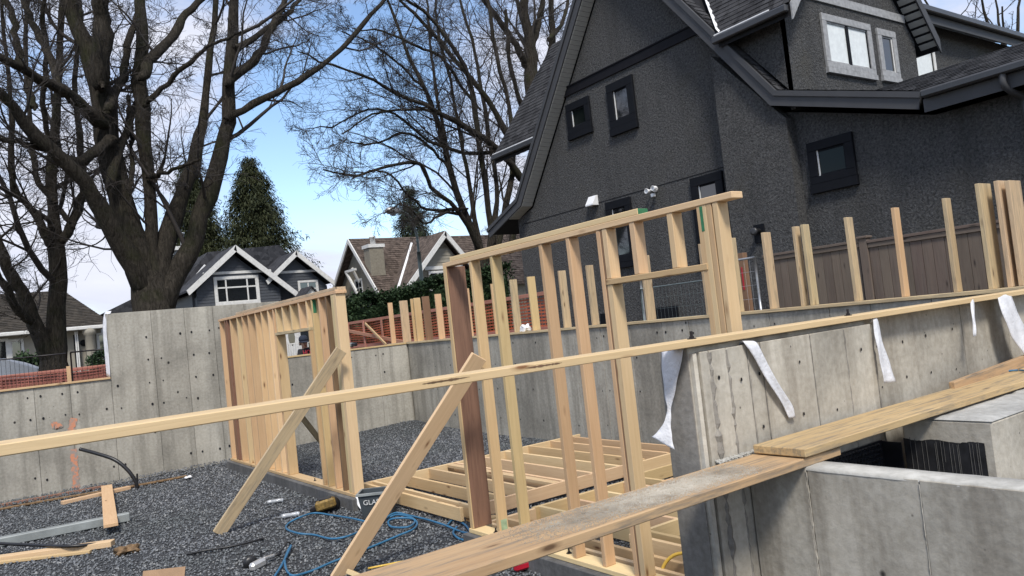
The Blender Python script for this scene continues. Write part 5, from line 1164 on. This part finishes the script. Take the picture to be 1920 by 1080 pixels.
a = P(30, 690, Y=30.); b_ = P(86, 678, Y=30.); bushbox('shrub', 'rounded green shrub behind the silver car', 'shrub', a.x, b_.x, 30., 31.2, GR, lambda x: P(60, 672, Y=30.).z-.35*((x-(a.x+b_.x)/2)/((b_.x-a.x)/2))**4, 5000, 'shrub_leaf', .2, .13)
a = P(186, 668, Y=40.); bushbox('shrub', 'small dark shrub by the bungalow porch', 'shrub', a.x-.4, a.x+.7, 40., 41., GR, a.z, 1800, 'hedge_leaf', .2, .14)

# ------------------------------------------------------------------ things lying about
def G(x, y, z=.02): return P(x, y, Z=z)
def lay(name, label, cat, a, b_, w_, t, mat, z=None, wd=None):
    a = G(*a, t/2+.012) if len(a) == 2 else Vector(a); b_ = G(*b_, t/2+.012) if len(b_) == 2 else Vector(b_)
    d = (b_-a).normalized(); return tag(board(name, a, b_, w_, t, wd or (-d.y, d.x, 0), mat), label, cat)
p0, p1 = G(200, 912, .10), G(208, 985, .12); lay('loose_board', 'short board bridging the grey beam and the pale offcut at left', 'board', p0, p1, .15, .04, 'lumber')
lay('loose_board', 'pale offcut under the short bridging board at left', 'board', (116, 943), (243, 914), .10, .05, 'lumber_fresh')
lay('loose_board', 'long pale timber at the lower left edge', 'board', (-60, 1056), (212, 1018), .12, .06, 'lumber_fresh')
lay('loose_board', 'thin board lying against the long pale timber at lower left', 'board', (-60, 1062), (170, 1034), .05, .03, 'lumber')
a, b_ = G(-40, 1024, .07), G(243, 968, .07); d = (b_-a).normalized(); tag(board('steel_beam', a, b_, .12, .10, (-d.y, d.x, 0), 'steel_grey', None, .008), 'grey beam lying on the gravel at left', 'beam')
p0 = G(-40, 963, .03); p1 = G(350, 893, .03); tag(cable('conduit', [p0, p0.lerp(p1, .3)+Vector((0, .06, 0)), p0.lerp(p1, .7)+Vector((0, -.05, 0)), p1], .022, 'rag_brown'), 'brown conduit lying along the foot of the left wall', 'pipe')
lay('loose_board', 'dirty thin batten beside the conduit at the left wall', 'board', (-40, 955), (195, 912), .05, .04, 'batten_brown')
tag(cable('black_pipe', [P(150, 842, Y=13.9), P(180, 850, Y=13.7), P(215, 862, Y=13.5), P(240, 882, Y=13.4), P(255, 905, Y=13.35), P(258, 925, Y=13.35)], .028, 'black_plastic', None, 40, 10), 'bent black plastic pipe rising from the gravel before the left wall', 'pipe')
tag(cable('black_stub_pipe', [P(257, 888, Y=13.25), P(258, 910, Y=13.25), P(258, 928, Y=13.25)], .013, 'black_plastic', None, 8), 'thin black upright rod beside the bent pipe', 'rod')
tag(cable('black_cable', [G(-30, 1018, .16), G(60, 1022, .10), G(130, 1024, .09), G(212, 1017, .03)], .018, 'black_plastic', None, 30), 'black cable lying across the timbers at lower left', 'cable')
tag(cable('black_cable', [G(350, 1040, .034), G(385, 1032, .034), G(430, 1025, .034), G(470, 1016, .034), G(495, 1009, .034)], .011, 'black_plastic', None, 30), 'short black cable on the open gravel in the middle', 'cable')
hz = .03
hose = [(775, 1080), (700, 1065), (640, 1050), (590, 1056)]
hpts = [(512, 1085), (528, 1060), (545, 1025), (542, 1028), (534, 1052), (545, 1078), (580, 1072), (620, 1055), (660, 1040), (700, 1024), (745, 1005), (775, 992), (782, 980), (770, 972), (740, 972), (728, 978), (735, 988), (765, 988), (778, 978), (770, 970), (745, 965), (725, 972), (700, 980), (660, 972), (622, 966), (590, 962), (562, 970), (540, 982), (538, 992), (560, 1000), (590, 1003), (620, 1010), (650, 1006), (680, 994), (710, 980), (740, 962), (765, 966), (800, 974), (835, 985), (862, 996), (880, 1000)]
tag(cable('air_hose', [G(x, y, hz+.012*(i % 3)) for i, (x, y) in enumerate(hpts)], .0105, 'blue_hose', None, 420, 7), 'blue air hose looped over the gravel in the middle', 'hose')
tag(cable('air_hose', [G(838, 985, .03), G(850, 975, .03), G(872, 984, .03), G(884, 1006, .03), G(866, 1012, .03), G(850, 1000, .03), G(856, 988, .04)], .0105, 'blue_hose', None, 50, 7), 'small blue hose loop beside the near curb end', 'hose')
tag(cable('extension_cord', [G(690, 1066, .034), G(740, 1056, .034), G(790, 1046, .034), G(840, 1034, .034), G(880, 1020, .034), G(905, 1000, .034)], .009, 'yellow_hose', None, 40), 'yellow extension cord running behind the lower plank', 'cord')
tag(cable('extension_cord', [G(700, 1080, .034), G(745, 1068, .034), G(800, 1055, .034), G(850, 1042, .034), G(890, 1030, .034)], .009, 'yellow_hose', None, 40), 'second yellow cord nearer the lower plank', 'cord')
tag(cable('yellow_hose', [P(1238, 1090, X=3.7), P(1245, 1060, X=3.75), P(1262, 1042, X=3.8), P(1285, 1036, X=3.85), P(1300, 1034, X=3.9)], .012, 'yellow_hose', None, 30, 8), 'yellow hose curving up behind the near wall end', 'hose')
tag(cable('blue_rope', [G(770, 905), G(790, 900), G(815, 893), G(842, 890), G(848, 896)], .008, 'blue_hose', None, 20), 'short pale blue rope on the gravel by the right wall', 'rope')
# nail gun, wrench, red tool
q = G(628, 958, .0)+Vector((-.12, -.05, 0))
ng = thing('nail_gun', 'worn yellow and black nail gun lying near the far curb end', 'power tool', (q.x, q.y, 0))
board('housing', q+Vector((-.10, .05, .09)), q+Vector((.10, -.05, .13)), .11, .10, (0, 0, 1), 'tool_yellow', ng, .02); board('handle', q+Vector((-.02, .0, .10)), q+Vector((.02, .16, .05)), .045, .05, (0, 0, 1), 'tool_yellow', ng, .015); board('guard', q+Vector((-.06, .035, .155)), q+Vector((.06, -.035, .165)), .05, .05, (0, 0, 1), 'black_plastic', ng, .012); board('nose', q+Vector((-.16, .08, .06)), q+Vector((-.09, .045, .09)), .05, .05, (0, 0, 1), 'black_metal', ng, .01); board('magazine', q+Vector((-.12, .05, .06)), q+Vector((.02, .18, .03)), .035, .05, (0, 0, 1), 'black_plastic', ng, .008)
lathe('coil_drum', [(.03, 0), (.085, .0), (.09, .02), (.09, .06), (.03, .07)], q+Vector((.10, .02, .08)), 'black_plastic', ng, 16, 'Y'); board('battery', q+Vector((-.03, .13, .045)), q+Vector((.06, .17, .045)), .06, .08, (0, 0, 1), 'black_plastic', ng, .01)
q = G(488, 1066, .0)
aw = thing('air_grinder', 'silver and black air tool lying at the bottom edge of the gravel', 'power tool', (q.x, q.y, 0))
board('body', q+Vector((-.10, -.06, .04)), q+Vector((.05, .02, .05)), .075, .07, (0, 0, 1), 'tool_silver', aw, .02); lathe('head', [(.02, 0), (.06, .0), (.065, .03), (.05, .08), (.02, .10)], q+Vector((-.06, .05, .05)), 'black_plastic', aw, 16, 'Y'); board('handle', q+Vector((.04, .02, .07)), q+Vector((.17, .12, .05)), .03, .03, (0, 0, 1), 'tool_silver', aw, .01)
lathe('fitting', [(.012, 0), (.014, .03), (.009, .07)], q+Vector((.16, .11, .05)), 'black_plastic', aw, 10, 'X'); board('trigger', q+Vector((.03, .04, .09)), q+Vector((.035, .05, .14)), .02, .02, (1, 0, 0), 'black_plastic', aw, .004)
cable('air_line', [q+Vector((.2, .12, .05)), q+Vector((.28, .2, .07)), q+Vector((.36, .3, .09)), G(545, 1020, .05)], .008, 'black_plastic', aw, 20)
q = G(985, 1072, .0)
rt = thing('red_tool', 'red and black cordless tool on gravel under the lower plank', 'power tool', (q.x, q.y, 0))
board('body', q+Vector((-.09, .02, .05)), q+Vector((.06, -.02, .06)), .07, .06, (0, 0, 1), 'tool_red', rt, .018); board('handle', q+Vector((.05, -.01, .05)), q+Vector((.10, -.12, .03)), .035, .045, (0, 0, 1), 'black_plastic', rt, .012); board('battery', q+Vector((.10, -.12, .03)), q+Vector((.16, -.16, .03)), .07, .05, (0, 0, 1), 'tool_red', rt, .008)
# recycling bin
q = G(716, 968, .0); q = Vector((3.70, 8.05, 0)); q = P(712, 968, Z=.0)
bn = thing('recycling_bin', 'dark grey plastic bin lettered GLASS beside the large joist frame', 'bin', (q.x, q.y, 0))
ang = YAW-math.pi/2; ex = Vector((Rv[0], Rv[1], 0)).normalized(); ey = Vector((Fv[0], Fv[1], 0)).normalized()
def ring(w_, d_, z): return [tuple(q+ex*sx*w_+ey*sy*d_+Vector((0, 0, z))) for sx, sy in ((-1, -1), (1, -1), (1, 1), (-1, 1))]
V = ring(.15, .11, .01)+ring(.19, .14, .28)+ring(.18, .13, .28)+ring(.145, .105, .03)
mesh('tub', V, [(3, 2, 1, 0)]+[(k*4+i, k*4+(i+1) % 4, k*4+4+(i+1) % 4, k*4+4+i) for k in range(3) for i in range(4)]+[(12, 13, 14, 15)], 'grey_plastic', bn)
V = ring(.205, .155, .262)+ring(.205, .155, .285)+ring(.182, .132, .287)+ring(.188, .138, .262); mesh('rim', V, [(k*4+i, k*4+(i+1) % 4, ((k+1) % 4)*4+(i+1) % 4, ((k+1) % 4)*4+i) for k in range(4) for i in range(4)], 'steel_grey', bn)
text_mesh('lettering', 'GLASS', .075, 'white_paint', bn, q+ex*(-.135)-ey*.138+Vector((0, 0, .165)), ex, (ey*-.11+Vector((0, 0, 1))).normalized(), .001)
# bottles, scrap plastic, rag, box, bag, tool on the wall
for (x, y, lb) in ((516, 940, 'crumpled clear plastic bottle lying before the far curb'), (545, 966, 'clear plastic cup nearer the blue hose')):
    p = G(x, y, .035); tag(cable('plastic_bottle', [p+Vector((-.09, .03, 0)), p+Vector((-.05, .015, .004)), p+Vector((.0, 0, .0)), p+Vector((.05, -.015, .004)), p+Vector((.09, -.03, -.003))], .024 if x < 530 else .026, 'plastic_clear', None, 9, 9), lb, 'litter')
def rag(name, label, cat, p, r, mat, n_=1, flat_=.5):
    bm = bmesh.new(); bmesh.ops.create_icosphere(bm, subdivisions=3, radius=1)
    for v in bm.verts:
        k = 1+.28*math.sin(v.co.x*5+p[0]*9)+.22*math.sin(v.co.y*7+v.co.z*4)+rng.normal(0, .05); v.co = Vector((v.co.x*r*k, v.co.y*r*k, max(-.3, v.co.z)*r*k*flat_))
    me = bpy.data.meshes.new(name); bm.to_mesh(me); bm.free(); me.materials.append(M[mat]); o = bpy.data.objects.new(name, me); COL.objects.link(o); o.location = Vector(p)+Vector((0, 0, r*.28*flat_)); return tag(o, label, cat)
rag('rag', 'crumpled brown rag on the gravel at lower left', 'litter', G(237, 1036, .01), .11, 'rag_brown')
rag('plastic_scrap', 'small white plastic scrap at the end of the conduit', 'litter', G(354, 896, .03), .05, 'white_wrap')
bp_ = P(990, 612, X=XW+.12); rag('plastic_bag', 'white plastic bag sitting on the right wall between two stubs', 'bag', (XW+.06, bp_.y, ZP+.01), .075, 'white_wrap', 1, 1.1)
q = P(665, 655, X=XW+.05); dq = Vector((XW+.04, q.y, ZP))
dt = thing('cordless_drill', 'grey and black power tool lying on the wall at the far corner', 'power tool', tuple(dq))
board('body', dq+Vector((0, .34, .06)), dq+Vector((0, .08, .06)), .10, .09, (0, 0, 1), 'steel_grey', dt, .03); board('nose', dq+Vector((0, .08, .06)), dq+Vector((0, -.14, .06)), .085, .08, (0, 0, 1), 'black_plastic', dt, .02); board('foot', dq+Vector((.02, .22, .03)), dq+Vector((.10, .30, .02)), .06, .04, (0, 0, 1), 'black_plastic', dt, .01)
q = G(292, 1150, 0.)
cb = thing('cardboard_box', 'open cardboard box cut off by the bottom edge', 'box', (q.x, q.y, 0))
bw, bd, bh_ = .17, .12, .16
for nm, a, b_ in (('side', ex*-bw+ey*-bd, ex*bw+ey*-bd), ('side', ex*bw+ey*-bd, ex*bw+ey*bd), ('side', ex*bw+ey*bd, ex*-bw+ey*bd), ('side', ex*-bw+ey*bd, ex*-bw+ey*-bd)):
    board(nm, q+a+Vector((0, 0, bh_/2)), q+b_+Vector((0, 0, bh_/2)), bh_, .005, (0, 0, 1), 'cardboard', cb, .001)
board('flap', q+ey*(bd+.05)+ex*-bw+Vector((0, 0, bh_+.055)), q+ey*(bd+.05)+ex*bw+Vector((0, 0, bh_+.055)), .14, .005, ey*.45+Vector((0, 0, .9)), 'cardboard', cb, .001); board('base', q+ex*-bw+Vector((0, 0, .01)), q+ex*bw+Vector((0, 0, .01)), bd*1.9, .005, ey, 'cardboard', cb, .001)
board('paper', q+ex*-.13+Vector((0, 0, .13)), q+ex*.13+Vector((0, 0, .13)), .2, .02, ey, 'white_wrap', cb, .002)
# sprayed survey mark on the left wall
def spray(label, pts, w_):
    V = []
    c, r = smooth_line([tuple(P(x, y, Y=YW-.0085)) for x, y in pts], [w_]*len(pts), len(pts)*6)
    t = norm(np.gradient(c, axis=0)); s = np.stack([-t[:, 2], np.zeros(len(c)), t[:, 0]], -1)
    for i in range(len(c)): k = w_*(1+rng.normal(0, .14)); V += [tuple(c[i]-s[i]*k), tuple(c[i]+s[i]*k)]
    o = mesh('spray_mark', V, [(2*i, 2*i+1, 2*i+3, 2*i+2) for i in range(len(c)-1)], 'paint_orange', lw); return o
spray('', [(138, 842), (140, 870), (142, 895), (143, 918)], .045); spray('', [(97, 799), (104, 797), (111, 801), (112, 803)], .05); spray('', [(139, 784), (135, 800), (133, 812)], .05)
spray('', [(108, 821), (120, 820)], .02); spray('', [(130, 816), (150, 816)], .018); spray('', [(148, 806), (150, 818)], .03); spray('', [(162, 806), (163, 818)], .03); spray('', [(178, 800), (179, 816)], .015)

# ------------------------------------------------------------------ person beyond the wall
pq = P(568, 640, Y=17.8); py0 = 17.8; px0 = pq.x
def skin_obj(name, J, E_, mat, parent, sub=2):
    ks = list(J); me = bpy.data.meshes.new(name); off = wloc(parent) if parent else Vector((0, 0, 0))
    me.from_pydata([tuple(Vector(J[k][0])-off) for k in ks], [(ks.index(a), ks.index(b)) for a, b in E_], []); me.materials.append(M[mat])
    o = bpy.data.objects.new(name, me); COL.objects.link(o); o.parent = parent
    o.modifiers.new('skin', 'SKIN'); o.modifiers['skin'].use_smooth_shade = True
    for i, k in enumerate(ks):
        r = J[k][1]; me.skin_vertices[0].data[i].radius = (r, r) if not isinstance(r, tuple) else r
    me.skin_vertices[0].data[0].use_root = True
    s_ = o.modifiers.new('sub', 'SUBSURF'); s_.levels = sub; s_.render_levels = sub; return o
zf = GR; hz_ = pq.z-.02                        # head centre height
def J_(x, y, z): return (px0+x, py0+y, z)
hc = hz_; sh = hc-.20; pel = hc-.74; tx = .10
Jb = {'pel': (J_(tx, .12, pel), (.15, .11)), 'bel': (J_(tx, .10, pel+.18), (.15, .11)), 'che': (J_(tx, .05, sh-.10), (.17, .12)), 'nek': (J_(.04, .0, sh+.06), .055), 'hd0': (J_(0, -.03, hc-.05), (.068, .08)), 'hd1': (J_(0, -.03, hc+.05), (.08, .09)),
      'sl': (J_(-.17+tx, .04, sh-.02), .065), 'el': (J_(-.24+tx, -.02, sh-.30), .048), 'wl': (J_(-.16+tx, -.26, sh-.42), .035), 'sr': (J_(.17+tx, .04, sh-.02), .065), 'er': (J_(.25+tx, -.02, sh-.30), .048), 'wr': (J_(.17+tx, -.26, sh-.42), .035),
      'hl': (J_(-.09+tx, .12, pel-.06), .085), 'kl': (J_(-.11+tx, -.06, (pel+zf)/2+.03), .065), 'al': (J_(-.11+tx, .06, zf+.09), .045), 'tl': (J_(-.12+tx, -.10, zf+.045), .045), 'hr': (J_(.09+tx, .12, pel-.06), .085), 'kr': (J_(.11+tx, -.06, (pel+zf)/2+.03), .065), 'ar': (J_(.11+tx, .06, zf+.09), .045), 'tr': (J_(.12+tx, -.10, zf+.045), .045)}
for s_, sx in (('l', -1), ('r', 1)):
    wx, wy, wz = Jb['w'+s_][0]; Jb['p'+s_] = ((wx, wy-.07, wz-.02), (.035, .018))
    for i, (dx, ln_) in enumerate(((-.03, .06), (-.01, .075), (.01, .07), (.03, .055))):
        Jb[f'f{i}{s_}'] = ((wx+dx, wy-.07-ln_*.6, wz-.03), .0095); Jb[f'g{i}{s_}'] = ((wx+dx, wy-.07-ln_, wz-.06), .008)
    Jb['th'+s_] = ((wx-sx*.045, wy-.06, wz-.03), .011); Jb['ti'+s_] = ((wx-sx*.055, wy-.10, wz-.05), .009)
Eb = [('pel', 'bel'), ('bel', 'che'), ('che', 'nek'), ('nek', 'hd0'), ('hd0', 'hd1')]
for s_ in 'lr':
    Eb += [('che', 's'+s_), ('s'+s_, 'e'+s_), ('e'+s_, 'w'+s_), ('w'+s_, 'p'+s_), ('pel', 'h'+s_), ('h'+s_, 'k'+s_), ('k'+s_, 'a'+s_), ('a'+s_, 't'+s_), ('p'+s_, 'th'+s_), ('th'+s_, 'ti'+s_)] + [e for i in range(4) for e in (('p'+s_, f'f{i}{s_}'), (f'f{i}{s_}', f'g{i}{s_}'))]
pr = skin_obj('person', Jb, Eb, 'skin', None); tag(pr, 'person in a black hoodie with red letters and a dark cap, looking down', 'person')
def sub_j(keys, d): return {k: (Jb[k][0], tuple(r+d for r in Jb[k][1]) if isinstance(Jb[k][1], tuple) else Jb[k][1]+d) for k in keys}
hk = ['che', 'bel', 'pel', 'nek', 'sl', 'el', 'wl', 'sr', 'er', 'wr']; hd_ = sub_j(hk, .028); hd_['nek'] = (J_(.05, .02, sh+.04), .085); hd_['pel'] = (J_(tx, .12, pel+.06), (.18, .14))
skin_obj('hoodie', hd_, [('pel', 'bel'), ('bel', 'che'), ('che', 'nek'), ('che', 'sl'), ('sl', 'el'), ('el', 'wl'), ('che', 'sr'), ('sr', 'er'), ('er', 'wr')], 'cloth_black', pr)
tk = ['pel', 'hl', 'kl', 'al', 'hr', 'kr', 'ar']; skin_obj('trousers', sub_j(tk, .02), [('pel', 'hl'), ('hl', 'kl'), ('kl', 'al'), ('pel', 'hr'), ('hr', 'kr'), ('kr', 'ar')], 'cloth_navy', pr)
for s_ in 'lr': skin_obj('shoe', sub_j(['a'+s_, 't'+s_], .012), [('a'+s_, 't'+s_)], 'cloth_black', pr)
lathe('cap', [(.102, .0), (.108, .05), (.095, .10), (.06, .135), (.01, .145)], J_(0, -.03, hc+.02), 'cloth_navy', pr, 18)
V = []; 
for i in range(9):
    a_ = math.pi*(1+i/8); V += [J_(.095*math.cos(a_), -.03+.095*math.sin(a_), hc+.03), J_(.105*math.cos(a_), -.05+.21*math.sin(a_), hc-.005)]
o = mesh('cap_brim', V, [(2*i, 2*i+1, 2*i+3, 2*i+2) for i in range(8)], 'cloth_navy', pr, True); o.modifiers.new('s', 'SOLIDIFY').thickness = .008
mesh('nose', [J_(-.012, -.115, hc-.045), J_(.012, -.115, hc-.045), J_(0, -.135, hc-.05), J_(0, -.112, hc-.01)], [(0, 1, 2), (0, 2, 3), (2, 1, 3), (0, 3, 1)], 'skin', pr)
for sx in (-1, 1):
    lathe('eye', [(.001, 0), (.012, .003), (.012, .01), (.001, .014)], J_(sx*.03, -.122, hc-.01), 'cloth_black', pr, 10, 'Y'); lathe('ear', [(.004, 0), (.022, .006), (.022, .014), (.004, .02)], J_(sx*.085-.01, -.02, hc-.03), 'skin', pr, 10, 'X')
box('mouth', J_(-.025, -.118, hc-.083), J_(.025, -.106, hc-.075), 'cloth_red', pr, .002); box('hair', J_(-.08, .03, hc-.07), J_(.08, .07, hc+.02), 'cloth_black', pr, .02)
lt_ = text_mesh('lettering', 'HOLL', .19, 'cloth_red', pr, J_(-.07, -.125, hc-.32), (1, 0, 0), (0, .12, 1), .004); lt_.scale = (.62, 1, 1)
